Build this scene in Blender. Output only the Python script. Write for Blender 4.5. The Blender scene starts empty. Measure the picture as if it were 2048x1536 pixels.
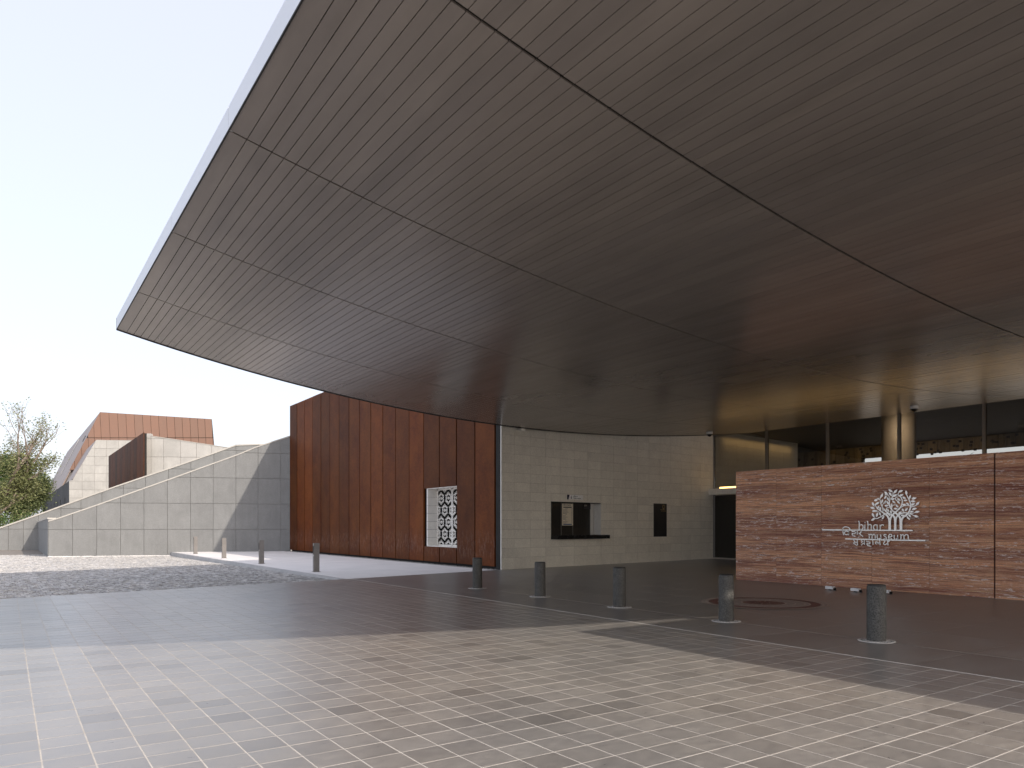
import bpy, bmesh, math, random
from mathutils import Vector, Matrix, noise
random.seed(7)
C = bpy.context.scene.collection
SC = bpy.context.scene

# ------------------------------------------------------------ camera
TH = math.radians(34.454); S_, C_ = math.sin(TH), math.cos(TH)
FPX, HOR, CX, CAMH = 1475.0, 1052.0, 1024.0, 1.6
cam = bpy.data.cameras.new('camera'); camo = bpy.data.objects.new('camera', cam); C.objects.link(camo)
camo.location = (0, 0, CAMH); camo.rotation_euler = (math.radians(90), 0, -TH)
cam.sensor_width = 36; cam.lens = FPX / 2048 * 36; cam.shift_y = (HOR - 768) / 2048
cam.clip_start = 0.1; cam.clip_end = 3000
SC.camera = camo

# ------------------------------------------------------------ sky, sun, exposure
SUN = Vector((.467, -1.467, 1.0)).normalized()
w = bpy.data.worlds.new('World'); SC.world = w; w.use_nodes = True
wn = w.node_tree; wn.nodes.clear()
sky = wn.nodes.new('ShaderNodeTexSky'); sky.sky_type = 'NISHITA'; sky.sun_disc = False
sky.sun_elevation = math.asin(SUN.z); sky.sun_rotation = math.atan2(SUN.x, SUN.y)
sky.air_density = 1.0; sky.dust_density = 3.5; sky.ozone_density = 1.6; sky.altitude = 50
bg = wn.nodes.new('ShaderNodeBackground'); bg.inputs[1].default_value = 0.12
hz = wn.nodes.new('ShaderNodeMix'); hz.data_type = 'RGBA'; hz.blend_type = 'ADD'; hz.inputs[0].default_value = 1
hz.inputs[7].default_value = (3.4, 3.4, 3.55, 1)      # pale winter haze over the whole sky
wo = wn.nodes.new('ShaderNodeOutputWorld')
sk = wn.nodes.new('ShaderNodeMix'); sk.data_type = 'RGBA'; sk.blend_type = 'MULTIPLY'; sk.inputs[0].default_value = 1; sk.inputs[7].default_value = (.52, .50, .47, 1)
hz.inputs[7].default_value = (3.5, 3.5, 3.88, 1)
wn.links.new(sky.outputs[0], sk.inputs[6]); wn.links.new(sk.outputs[2], hz.inputs[6]); wn.links.new(hz.outputs[2], bg.inputs[0]); wn.links.new(bg.outputs[0], wo.inputs[0])
sl = bpy.data.lights.new('sun', 'SUN'); sl.energy = 2.15; sl.angle = math.radians(.6); sl.color = (1, .90, .79)
so = bpy.data.objects.new('sun', sl); C.objects.link(so); so.rotation_euler = (-SUN).to_track_quat('-Z', 'Y').to_euler()
SC.view_settings.view_transform = 'Standard'; SC.view_settings.look = 'None'
SC.view_settings.exposure = 0.8; SC.view_settings.gamma = 1; SC.view_settings.use_curve_mapping = False

# ------------------------------------------------------------ geometry helpers
def W(px, py, Y):                       # a measured point of the photograph at depth Y -> place
    X = (px - CX) / FPX * Y
    return Vector((Y * S_ + X * C_, Y * C_ - X * S_, CAMH + (HOR - py) / FPX * Y))
def onx(px, py, x0):
    u = (px - CX) / FPX; return W(px, py, x0 / (S_ + u * C_))
class MB:
    def __init__(s): s.v = []; s.f = []; s.m = []
    def add(s, vs, fs, m=0):
        o = len(s.v); s.v += [tuple(v) for v in vs]; s.f += [tuple(i + o for i in f) for f in fs]; s.m += [m] * len(fs)
    def box(s, x0, y0, z0, x1, y1, z1, m=0, bottom=True):
        v = [(x0,y0,z0),(x1,y0,z0),(x1,y1,z0),(x0,y1,z0),(x0,y0,z1),(x1,y0,z1),(x1,y1,z1),(x0,y1,z1)]
        f = [(4,5,6,7),(0,1,5,4),(1,2,6,5),(2,3,7,6),(3,0,4,7)]
        if bottom: f.append((0,3,2,1))
        s.add(v, f, m)
    def prism(s, pts, d, m=0):           # polygon pts (3-D) pushed along vector d
        n = len(pts); d = Vector(d); P = [Vector(p) for p in pts]
        s.add([*P, *[p + d for p in P]], [tuple(range(n)), tuple(range(2*n-1, n-1, -1))] + [(i, i+n, (i+1)%n+n, (i+1)%n) for i in range(n)], m)
    def bar(s, a, b, wd, up, dp, m=0):   # bar a->b, width wd across, depth dp along up
        a, b, up = Vector(a), Vector(b), Vector(up); t = (b - a)
        if t.length < 1e-6: return
        sd = t.normalized().cross(up).normalized() * wd / 2
        s.prism([a - sd, b - sd, b + sd, a + sd], up.normalized() * dp, m)
    def tube(s, pts, rads, n=8, caps=True, m=0):
        pts = [Vector(p) for p in pts]; rings = []; vs = []; fs = []
        for i, p in enumerate(pts):
            t = (pts[min(i+1, len(pts)-1)] - pts[max(i-1, 0)]).normalized()
            a = t.orthogonal().normalized() if i == 0 else (pa - t * pa.dot(t)).normalized()
            pa = a; b = t.cross(a)
            for k in range(n):
                q = 2*math.pi*k/n; vs.append(p + (a*math.cos(q) + b*math.sin(q)) * rads[i])
        for i in range(len(pts)-1):
            for k in range(n): fs.append((i*n+k, i*n+(k+1)%n, (i+1)*n+(k+1)%n, (i+1)*n+k))
        if caps: fs += [tuple(range(n-1, -1, -1)), tuple((len(pts)-1)*n+k for k in range(n))]
        s.add(vs, fs, m)
    def lathe(s, c, prof, n=32, m=0):
        vs = []; fs = []; c = Vector(c)
        for r, z in prof:
            for k in range(n):
                q = 2*math.pi*k/n; vs.append((c.x + r*math.cos(q), c.y + r*math.sin(q), c.z + z))
        for i in range(len(prof)-1):
            for k in range(n): fs.append((i*n+k, i*n+(k+1)%n, (i+1)*n+(k+1)%n, (i+1)*n+k))
        fs += [tuple(range(n-1,-1,-1)), tuple((len(prof)-1)*n+k for k in range(n))]
        s.add(vs, fs, m)
    def mesh(s, name, mats, off=(0,0,0), smooth=False, recalc=True):
        me = bpy.data.meshes.new(name); o = Vector(off)
        me.from_pydata([Vector(v) - o for v in s.v], [], s.f)
        for m in (mats if isinstance(mats, (list, tuple)) else [mats]): me.materials.append(m)
        if any(s.m): me.polygons.foreach_set('material_index', s.m)
        if recalc and len(s.f) < 60000:
            bm = bmesh.new(); bm.from_mesh(me); bmesh.ops.recalc_face_normals(bm, faces=bm.faces); bm.to_mesh(me); bm.free()
        if smooth:
            me.polygons.foreach_set('use_smooth', [True]*len(me.polygons)); me.set_sharp_from_angle(angle=math.radians(40))
        me.update(); return me
def wloc(o):
    v = Vector((0,0,0))
    while o is not None: v += o.location; o = o.parent
    return v
def part(name, mb, mats, parent=None, loc=None, smooth=False, label=None, kind=None, recalc=True):
    base = wloc(parent) if parent else Vector((0,0,0))
    L = Vector(loc) if loc is not None else base
    me = mb.mesh(name, mats, L, smooth, recalc)
    o = bpy.data.objects.new(name, me); C.objects.link(o)
    if parent: o.parent = parent
    o.location = L - base
    if label: o['label'] = label
    if kind: o['kind'] = kind
    return o
def inst(name, me, parent, loc, rotz=0):
    o = bpy.data.objects.new(name, me); C.objects.link(o); o.parent = parent
    o.location = Vector(loc) - wloc(parent); o.rotation_euler = (0,0,rotz); return o
def tag(o, label, cat, group=None):
    o['label'] = label; o['category'] = cat
    if group: o['group'] = group
    return o
def thing(name, label, cat, loc, group=None):
    o = bpy.data.objects.new(name, None); C.objects.link(o); o.location = loc
    o.empty_display_size = .2; return tag(o, label, cat, group)
def copy_tree(o, parent=None):
    c = o.copy(); C.objects.link(c); c.parent = parent
    for ch in list(o.children): copy_tree(ch, c)
    return c
def struct(name, mb, mats, **k):
    return part(name, mb, mats, kind='structure', **k)
def clip_poly(poly, x0, y0, x1, y1):
    def cl(P, f, g):
        R = []
        for i in range(len(P)):
            a, b = P[i-1], P[i]; fa, fb = f(a), f(b)
            if (fa >= 0) != (fb >= 0):
                t = fa/(fa-fb); R.append((a[0]+(b[0]-a[0])*t, a[1]+(b[1]-a[1])*t))
            if fb >= 0: R.append(b)
        return R
    for f in (lambda p: p[0]-x0, lambda p: x1-p[0], lambda p: p[1]-y0, lambda p: y1-p[1]):
        poly = cl(poly, f, None)
        if len(poly) < 3: return []
    out = []
    for p in poly:
        if not out or abs(p[0]-out[-1][0]) + abs(p[1]-out[-1][1]) > 1e-5: out.append(p)
    return out
def parea(P): return abs(sum(P[i-1][0]*P[i][1]-P[i][0]*P[i-1][1] for i in range(len(P))))/2
class Face:                               # a vertical plane through two plan points; u along it, n out of it
    def __init__(s, P, Q):
        s.P = Vector((P[0], P[1], 0)); d = Vector((Q[0]-P[0], Q[1]-P[1], 0)); s.L = d.length; s.d = d.normalized()
        s.n = Vector((s.d.y, -s.d.x, 0))
    def at(s, u, z, n=0): return s.P + s.d*u + s.n*n + Vector((0,0,z))
    def px(s, px, py):
        k = (px-CX)/FPX; rx, ry = S_+k*C_, C_-k*S_
        det = rx*(-s.d.y) + s.d.x*ry
        Y = (s.P.x*(-s.d.y) + s.d.x*s.P.y)/det; p = W(px, py, Y)
        return ((p - s.P).dot(s.d), p.z)
def panels(face, outline, us, zs, name, mat, parent, gap=.012, th=.03, minarea=.01, jit=0, slope=None):
    made = []
    for i in range(len(us)-1):
        for j in range(len(zs)-1):
            P = clip_poly(outline, us[i]+gap/2, zs[j]+gap/2, us[i+1]-gap/2, zs[j+1]-gap/2)
            if len(P) < 3 or parea(P) < minarea: continue
            j_ = random.uniform(-jit, jit); mb = MB()
            mb.prism([face.at(u, z, 0) for u, z in P], face.n*(th + j_))
            c = face.at(sum(p[0] for p in P)/len(P), sum(p[1] for p in P)/len(P), 0)
            made.append(part(name, mb, mat, parent, loc=c))
    return made

# ------------------------------------------------------------ materials
def newmat(name):
    m = bpy.data.materials.new(name); m.use_nodes = True; nt = m.node_tree; return m, nt, nt.nodes['Principled BSDF']
def N(nt, t, **k):
    n = nt.nodes.new(t)
    for a, b in k.items(): setattr(n, a, b)
    return n
def math_(nt, op, a, b=None):
    n = N(nt, 'ShaderNodeMath', operation=op)
    for i, x in enumerate((a, b)):
        if x is None: continue
        if isinstance(x, (int, float)): n.inputs[i].default_value = x
        else: nt.links.new(x, n.inputs[i])
    return n.outputs[0]
def mixc(nt, f, a, b, mode='MIX'):
    n = N(nt, 'ShaderNodeMix', data_type='RGBA', blend_type=mode)
    for s, x in ((n.inputs[0], f), (n.inputs[6], a), (n.inputs[7], b)):
        if isinstance(x, (int, float)): s.default_value = x
        elif isinstance(x, tuple): s.default_value = (*x, 1)
        else: nt.links.new(x, s)
    return n.outputs[2]
def coords(nt, scale=(1,1,1), rot=(0,0,0), world=True):
    src = N(nt, 'ShaderNodeNewGeometry').outputs['Position'] if world else N(nt, 'ShaderNodeTexCoord').outputs['Object']
    mp = N(nt, 'ShaderNodeMapping'); mp.inputs['Scale'].default_value = scale; mp.inputs['Rotation'].default_value = rot
    nt.links.new(src, mp.inputs[0]); return mp.outputs[0]
def noise_(nt, vec, scale, detail=4, rough=.55, dist=0):
    n = N(nt, 'ShaderNodeTexNoise'); n.inputs['Scale'].default_value = scale; n.inputs['Detail'].default_value = detail
    n.inputs['Roughness'].default_value = rough; n.inputs['Distortion'].default_value = dist
    nt.links.new(vec, n.inputs['Vector']); return n.outputs['Fac']
def rng(nt, v, a, b, c=0, d=1):
    n = N(nt, 'ShaderNodeMapRange'); n.inputs[1].default_value = a; n.inputs[2].default_value = b
    n.inputs[3].default_value = c; n.inputs[4].default_value = d; nt.links.new(v, n.inputs[0]); return n.outputs[0]
def orand(nt): return N(nt, 'ShaderNodeObjectInfo').outputs['Random']
def bump(nt, bs, h, strength=.3, dist=.01):
    b = N(nt, 'ShaderNodeBump'); b.inputs['Strength'].default_value = strength; b.inputs['Distance'].default_value = dist
    nt.links.new(h, b.inputs['Height']); nt.links.new(b.outputs[0], bs.inputs['Normal'])
def gmat(name, c1, c2, scale=3, stretch=(1,1,1), rough=.8, vary=0, fine=60, fineamt=.12, bmp=.15, metal=0, spec=.5, cell=None, rvar=.05):
    m, nt, bs = newmat(name)
    v = coords(nt, stretch)
    f = rng(nt, noise_(nt, v, scale, 5, .6), .3, .7)
    col = mixc(nt, f, c1, c2)
    fn = noise_(nt, v, fine, 3, .7)
    col = mixc(nt, 1.0, col, mixc(nt, rng(nt, fn, .3, .7), (1-fineamt,)*3, (1+fineamt,)*3), 'MULTIPLY')
    if vary:
        if cell:
            sn = N(nt, 'ShaderNodeVectorMath', operation='FLOOR'); sc = N(nt, 'ShaderNodeMapping')
            sc.inputs['Scale'].default_value = (1/cell[0], 1/cell[1], 0); sc.inputs['Location'].default_value = (-cell[2]/cell[0], -cell[3]/cell[1], 0)
            nt.links.new(N(nt, 'ShaderNodeNewGeometry').outputs['Position'], sc.inputs[0]); nt.links.new(sc.outputs[0], sn.inputs[0])
            wnz = N(nt, 'ShaderNodeTexWhiteNoise'); nt.links.new(sn.outputs[0], wnz.inputs[0]); r = wnz.outputs['Value']
        else: r = orand(nt)
        r = math_(nt, 'POWER', r, 1.0)
        col = mixc(nt, 1.0, col, mixc(nt, r, (1-vary,)*3, (1+vary,)*3), 'MULTIPLY')
    nt.links.new(col, bs.inputs['Base Color'])
    nt.links.new(rng(nt, f, 0, 1, rough-rvar, rough+rvar), bs.inputs['Roughness'])
    bs.inputs['Metallic'].default_value = metal; bs.inputs['Specular IOR Level'].default_value = spec
    if bmp: bump(nt, bs, fn, bmp, .004)
    return m
def flat(name, c, rough=.6, metal=0, spec=.5): return gmat(name, c, tuple(x*.88 for x in c), 6, rough=rough, fineamt=.04, bmp=.03, metal=metal, spec=spec)

def tile_mat(name, k=1.0):
    m, nt, bs = newmat(name)
    geo = N(nt, 'ShaderNodeNewGeometry').outputs['Position']
    sc = N(nt, 'ShaderNodeMapping'); sc.vector_type = 'POINT'
    sc.inputs['Location'].default_value = (-8.6/.3, -5.65/.303, 0); sc.inputs['Scale'].default_value = (1/.3, 1/.303, 0)
    fl = N(nt, 'ShaderNodeVectorMath', operation='FLOOR'); nt.links.new(geo, sc.inputs[0]); nt.links.new(sc.outputs[0], fl.inputs[0])
    wz = N(nt, 'ShaderNodeTexWhiteNoise'); nt.links.new(fl.outputs[0], wz.inputs[0]); r = wz.outputs['Value']
    # each stone's own grain: shift the noise by the stone's colour noise
    ad = N(nt, 'ShaderNodeVectorMath', operation='MULTIPLY_ADD'); nt.links.new(wz.outputs['Color'], ad.inputs[0]); ad.inputs[1].default_value = (9, 9, 9)
    st = N(nt, 'ShaderNodeMapping'); st.inputs['Scale'].default_value = (1, 1.9, 1); st.inputs['Rotation'].default_value = (0, 0, .5)
    nt.links.new(geo, st.inputs[0]); nt.links.new(st.outputs[0], ad.inputs[2]); v = ad.outputs[0]
    base = mixc(nt, rng(nt, r, 0, 1), (.228*k, .213*k, .196*k), (.285*k, .267*k, .245*k))
    dk = rng(nt, r, .0, .08, 1, 0)
    base = mixc(nt, math_(nt, 'MULTIPLY', dk, .6), base, (.15*k, .138*k, .126*k))
    gr = rng(nt, noise_(nt, v, 7, 6, .65, .4), .3, .72)
    base = mixc(nt, 1.0, base, mixc(nt, gr, (.8,.8,.81), (1.18,1.17,1.15)), 'MULTIPLY')
    fn = noise_(nt, coords(nt), 130, 3, .75)
    base = mixc(nt, 1.0, base, mixc(nt, rng(nt, fn, .3, .7), (.84,)*3, (1.16,)*3), 'MULTIPLY')
    big = rng(nt, noise_(nt, coords(nt), .35, 4, .6), .35, .65)
    base = mixc(nt, 1.0, base, mixc(nt, big, (.86,.875,.9), (1.1,1.08,1.05)), 'MULTIPLY')
    nt.links.new(base, bs.inputs['Base Color'])
    nt.links.new(rng(nt, gr, 0, 1, .27, .4), bs.inputs['Roughness'])
    bs.inputs['Specular IOR Level'].default_value = .75; bs.inputs['Coat Weight'].default_value = .4; bs.inputs['Coat Roughness'].default_value = .3
    bump(nt, bs, fn, .15, .002); return m
def corten_mat(name, k=1.0, sat=1.0, pale=0.0):
    m, nt, bs = newmat(name)
    r = orand(nt)
    off = N(nt, 'ShaderNodeCombineXYZ'); nt.links.new(math_(nt, 'MULTIPLY', r, 31.0), off.inputs[0]); nt.links.new(math_(nt, 'MULTIPLY', r, 17.0), off.inputs[1])
    ad = N(nt, 'ShaderNodeVectorMath', operation='ADD'); nt.links.new(N(nt, 'ShaderNodeNewGeometry').outputs['Position'], ad.inputs[0]); nt.links.new(off.outputs[0], ad.inputs[1])
    def mp(s):
        q = N(nt, 'ShaderNodeMapping'); q.inputs['Scale'].default_value = s; nt.links.new(ad.outputs[0], q.inputs[0]); return q.outputs[0]
    streak = rng(nt, noise_(nt, mp((1,.8,.45)), .8, 3, .5), .38, .7)
    blot = rng(nt, noise_(nt, mp((1,.7,.7)), 1.3, 7, .72), .35, .65)
    col = mixc(nt, blot, (.115*k,.029*k,.0075*k), (.20*k,.056*k,.012*k))
    col = mixc(nt, math_(nt, 'MULTIPLY', streak, .32), col, (.25*k,.088*k,.018*k))
    col = mixc(nt, 1.0, col, mixc(nt, r, (.62,.66,.74), (1.25,1.18,1.06)), 'MULTIPLY')
    fn = noise_(nt, mp((1,.5,1)), 13, 9, .9)
    col = mixc(nt, 1.0, col, mixc(nt, rng(nt, fn, .3, .7), (.66,)*3, (1.32,)*3), 'MULTIPLY')
    # pale mineral bloom left by splashes near the foot
    z = N(nt, 'ShaderNodeSeparateXYZ'); nt.links.new(N(nt, 'ShaderNodeNewGeometry').outputs['Position'], z.inputs[0])
    hb = math_(nt, 'MULTIPLY', rng(nt, z.outputs[2], .25, .7), rng(nt, z.outputs[2], 1.5, .9))
    sp = rng(nt, noise_(nt, mp((2.2,2.2,.7)), 4.5, 6, .7), .5, .72)
    col = mixc(nt, math_(nt, 'MULTIPLY', math_(nt, 'MULTIPLY', hb, sp), .4), col, (.36,.27,.24))
    sc = rng(nt, noise_(nt, mp((3,3,.5)), 5.5, 5, .7), .68, .76)
    col = mixc(nt, math_(nt, 'MULTIPLY', sc, .3), col, (.42,.2,.07))
    if pale: col = mixc(nt, pale, col, (.29,.195,.155))  # distance haze mixed into the steel colour
    nt.links.new(col, bs.inputs['Base Color']); bs.inputs['Roughness'].default_value = .62
    bs.inputs['Specular IOR Level'].default_value = .15
    bump(nt, bs, fn, .25, .004); return m
def travertine():
    m, nt, bs = newmat('red travertine')
    r = orand(nt); off = N(nt, 'ShaderNodeCombineXYZ'); nt.links.new(math_(nt, 'MULTIPLY', r, .5), off.inputs[1]); nt.links.new(math_(nt, 'MULTIPLY', r, .05), off.inputs[2])
    ad = N(nt, 'ShaderNodeVectorMath', operation='ADD'); nt.links.new(N(nt, 'ShaderNodeNewGeometry').outputs['Position'], ad.inputs[0]); nt.links.new(off.outputs[0], ad.inputs[1])
    def mp(s):
        q = N(nt, 'ShaderNodeMapping'); q.inputs['Scale'].default_value = s; nt.links.new(ad.outputs[0], q.inputs[0]); return q.outputs[0]
    b1 = rng(nt, noise_(nt, mp((.4,.10,2.3)), 1.0, 3, .5, .2), .42, .58)
    b2 = rng(nt, noise_(nt, mp((.8,.8,26)), 1.3, 9, .82, .9), .42, .58)
    b3 = rng(nt, noise_(nt, mp((.8,.45,15)), 1.5, 9, .8, .8), .48, .58)
    col = mixc(nt, b1, (.24,.052,.027), (.78,.36,.18))
    col = mixc(nt, math_(nt, 'MULTIPLY', b2, .6), col, (.82,.5,.3))
    col = mixc(nt, math_(nt, 'MULTIPLY', b3, .8), col, (.17,.04,.028))
    b4 = rng(nt, noise_(nt, mp((.5,.16,12)), 1.9, 8, .75, .5), .57, .68)
    col = mixc(nt, math_(nt, 'MULTIPLY', b4, .75), col, (.66,.42,.19))
    fl = rng(nt, noise_(nt, mp((2.2,2.2,16)), 2.0, 6, .8, .8), .56, .59)
    patch = rng(nt, noise_(nt, mp((.5,.25,2.8)), 2.0, 3, .5), .43, .53)
    flm = math_(nt, 'MULTIPLY', fl, patch)
    col = mixc(nt, flm, col, (.85,.74,.68))
    fn = noise_(nt, mp((9,9,34)), 3, 7, .85)
    col = mixc(nt, 1.0, col, mixc(nt, rng(nt, fn, .35, .65), (.62,)*3, (1.34,)*3), 'MULTIPLY')
    nt.links.new(col, bs.inputs['Base Color']); bs.inputs['Roughness'].default_value = .5
    bump(nt, bs, b2, .25, .006); return m
def concrete_mat(name, c, k=1, vary=.08, amt=1):
    m, nt, bs = newmat(name); r = orand(nt)
    off = N(nt, 'ShaderNodeCombineXYZ'); nt.links.new(math_(nt, 'MULTIPLY', r, 13.0), off.inputs[0])
    ad = N(nt, 'ShaderNodeVectorMath', operation='ADD'); nt.links.new(N(nt, 'ShaderNodeNewGeometry').outputs['Position'], ad.inputs[0]); nt.links.new(off.outputs[0], ad.inputs[1])
    def mp(s):
        q = N(nt, 'ShaderNodeMapping'); q.inputs['Scale'].default_value = s; nt.links.new(ad.outputs[0], q.inputs[0]); return q.outputs[0]
    a = rng(nt, noise_(nt, mp((1,1,1)), .9*k, 6, .62, .4), .3, .7)
    col = mixc(nt, a, tuple(x*(1-.18*amt) for x in c), tuple(x*(1+.14*amt) for x in c))
    st = rng(nt, noise_(nt, mp((1,1,.12)), 3.5*k, 5, .65), .45, .75)
    col = mixc(nt, math_(nt, 'MULTIPLY', st, .4*amt), col, tuple(min(1, x*1.4) for x in c))
    dk = rng(nt, noise_(nt, mp((1,1,.35)), 1.7*k, 5, .65), .55, .75)
    col = mixc(nt, math_(nt, 'MULTIPLY', dk, .45*amt), col, tuple(x*.62 for x in c))
    col = mixc(nt, 1.0, col, mixc(nt, r, (1-vary,)*3, (1+vary,)*3), 'MULTIPLY')
    fn = noise_(nt, mp((1,1,1)), 22, 4, .7)
    col = mixc(nt, 1.0, col, mixc(nt, rng(nt, fn, .3, .7), (.86,)*3, (1.13,)*3), 'MULTIPLY')
    nt.links.new(col, bs.inputs['Base Color']); bs.inputs['Roughness'].default_value = .8
    bump(nt, bs, fn, .2, .004); return m
def soffit_mat():
    m, nt, bs = newmat('bronze soffit metal'); r = orand(nt)
    v = coords(nt, (1, .12, 1))
    a = rng(nt, noise_(nt, v, 3, 4, .6), .3, .7)
    col = mixc(nt, a, (.25,.22,.195), (.295,.26,.232))
    b = rng(nt, noise_(nt, coords(nt, (1,.5,1)), .9, 5, .6), .3, .7)
    col = mixc(nt, 1.0, col, mixc(nt, b, (.92,.92,.92), (1.07,1.06,1.05)), 'MULTIPLY')
    col = mixc(nt, 1.0, col, mixc(nt, r, (.93,.93,.94), (1.06,1.06,1.05)), 'MULTIPLY')
    sc = rng(nt, noise_(nt, coords(nt, (9,.8,1)), 3.0, 6, .8), .80, .84)
    col = mixc(nt, math_(nt, 'MULTIPLY', sc, .25), col, (.42,.36,.30))
    nt.links.new(col, bs.inputs['Base Color']); bs.inputs['Metallic'].default_value = .4
    nt.links.new(rng(nt, b, 0, 1, .23, .27), bs.inputs['Roughness'])
    bump(nt, bs, noise_(nt, coords(nt, (1,.25,1)), 1.2, 1, .4), .03, .006); return m
def leaf_mat(name, c1, c2):
    m, nt, bs = newmat(name)
    f = rng(nt, noise_(nt, coords(nt), .55, 4, .6), .35, .65)
    g = N(nt, 'ShaderNodeNewGeometry')
    col = mixc(nt, f, c1, c2); col = mixc(nt, 1.0, col, mixc(nt, g.outputs['Random Per Island'], (.6,.62,.6), (1.4,1.35,1.3)), 'MULTIPLY')
    nt.links.new(col, bs.inputs['Base Color']); bs.inputs['Roughness'].default_value = .55
    tr = N(nt, 'ShaderNodeBsdfTranslucent'); nt.links.new(col, tr.inputs[0]); mx = N(nt, 'ShaderNodeMixShader'); mx.inputs[0].default_value = .3
    out = nt.nodes['Material Output']; nt.links.new(bs.outputs[0], mx.inputs[1]); nt.links.new(tr.outputs[0], mx.inputs[2]); nt.links.new(mx.outputs[0], out.inputs[0]); return m
def emit(name, c, s):
    m, nt, bs = newmat(name); bs.inputs['Base Color'].default_value = (*c, 1); bs.inputs['Emission Color'].default_value = (*c, 1); bs.inputs['Emission Strength'].default_value = s; return m

M_tile = tile_mat('basalt tile')
M_grout = gmat('pale grout', (.60,.565,.51), (.44,.41,.37), 4, rough=.9, bmp=0)
M_slab = gmat('worn driveway stone', (.14,.130,.121), (.21,.196,.182), 1.3, stretch=(.8,2.2,1), rough=.40, spec=.7, vary=.07, fine=60, fineamt=.22, bmp=.25)
M_slab.node_tree.nodes['Principled BSDF'].inputs['Coat Weight'].default_value = .4; M_slab.node_tree.nodes['Principled BSDF'].inputs['Coat Roughness'].default_value = .3
M_slabjoint = flat('slab joint', (.3,.26,.225), .9)
M_sett = gmat('granite sett', (.31,.305,.3), (.50,.485,.47), 2, rough=.7, vary=.42, fine=45, fineamt=.2, bmp=.4, cell=(.13,.1,0,0))
M_bed = gmat('sand bedding', (.16,.14,.12), (.26,.23,.2), 5, rough=.95)
M_side = gmat('white forecourt concrete', (.72,.70,.68), (.82,.79,.77), .8, rough=.85, fineamt=.08, bmp=.2)
M_corten = corten_mat('weathering steel', .7)
M_corten_far = corten_mat('hazed weathering steel', 1.2, pale=.82)  # far steel, with air haze painted into its colour
M_cortdark = corten_mat('dark weathering steel', .55)
M_black = flat('shadow gap black', (.012,.011,.01), .8)
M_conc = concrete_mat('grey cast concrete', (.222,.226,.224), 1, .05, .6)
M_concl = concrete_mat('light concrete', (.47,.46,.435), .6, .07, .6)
M_cap = flat('concrete coping', (.52,.5,.46), .85)
M_dkclad = gmat('dark zinc cladding', (.06,.062,.066), (.085,.088,.094), 1, stretch=(1,1,.1), rough=.7, vary=.15, spec=.12)
M_roofz = gmat('weathered roof sheet', (.29,.225,.195), (.36,.285,.25), .6, rough=.5, vary=.06)
M_lime = concrete_mat('cream limestone', (.75,.71,.62), 1.2, .04, .4)
M_mortar = flat('limestone joint', (.2,.165,.12), .9)
M_trav = travertine()
M_steel = gmat('brushed steel', (.84,.82,.78), (.78,.76,.72), 8, rough=.36, metal=.8, bmp=.03, fineamt=.03)
M_fascia = gmat('pale aluminium fascia', (.60,.63,.67), (.66,.69,.73), 1.2, rough=.4, metal=.25, bmp=0, fineamt=.02)
M_soffit = soffit_mat()
M_roofing = flat('roofing felt', (.3,.29,.28), .9)
M_granite = gmat('grey granite bollard', (.062,.06,.055), (.095,.092,.084), 7, rough=.65, fine=60, fineamt=.75, bmp=.15, spec=.3)
M_granite2 = flat('bollard top rim', (.03,.03,.03), .5)
M_white = gmat('white marble inlay', (.85,.83,.79), (.75,.72,.68), 9, rough=.6)
M_redin = gmat('red stone inlay', (.12,.045,.035), (.17,.07,.05), 7, rough=.6)
M_mandala = gmat('tan stone inlay', (.52,.43,.36), (.42,.34,.28), 9, rough=.6)
M_anod = gmat('grey bronze anodised metal', (.19,.18,.17), (.225,.21,.2), 4, rough=.45, metal=.15, bmp=0)
M_beige = gmat('beige lamp housing', (.30,.27,.245), (.34,.31,.28), 4, rough=.5, metal=.1, bmp=0)
M_screen = flat('white stone lattice', (.84,.81,.75), .7)
M_counter = flat('black granite counter', (.012,.012,.013), .25)
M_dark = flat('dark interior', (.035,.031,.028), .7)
M_plaque = gmat('black plaque', (.014,.013,.015), (.02,.018,.02), 5, rough=.35)
M_gold = flat('gilt lettering', (.5,.36,.16), .4, .7)
M_paper = flat('notice paper', (.80,.72,.58), .8)
M_ink = flat('ink', (.03,.03,.04), .7)
M_blue = flat('blue print', (.03,.09,.25), .7)
M_navy = flat('navy print', (.01,.01,.04), .6)
M_signw = flat('white sign', (.88,.87,.86), .5)
M_ground = gmat('dusty ground', (.24,.215,.18), (.32,.29,.25), .05, rough=.95, fine=2)
M_bark = gmat('tree bark', (.17,.13,.105), (.30,.25,.21), 2, stretch=(1,1,.3), rough=.9, fine=15)
M_leafa = leaf_mat('pale green leaves', (.15,.175,.075), (.26,.28,.13))
M_leafb = leaf_mat('dark green leaves', (.07,.095,.035), (.15,.185,.075))
M_leafc = leaf_mat('bright green leaves', (.06,.11,.025), (.12,.19,.05))
M_wood = gmat('timber slat', (.22,.175,.10), (.13,.105,.065), 1, stretch=(1,1,.1), rough=.6, vary=.35)
M_warm = emit('warm strip lamp', (1.0,.60,.20), 2.4)
M_pebble = gmat('pebble', (.5,.48,.46), (.2,.19,.18), 9, rough=.8, fine=20)

def soff(x):
    t = (min(x, 28.75) - 10) / 10; z = 0
    for c in (0.00885699,-0.03616991,0.02429105,-0.03525029,0.78403578,-1.04642897,3.95534637): z = z*t + c
    return z + 1.6
def nline(x): return 19.68 + .178*x           # north edge of the paved forecourt

# ------------------------------------------------------------ ground, road, pavements
mb = MB(); R = 900
def roadz(x, y): return -.05 - .17*max(0, min(1, (y-20)/26))
mb.add([(-R,-R,-.6),(R,-R,-.6),(R,R,-.6),(-R,R,-.6)], [(0,1,2,3)])
struct('ground', mb, M_ground)
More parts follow.
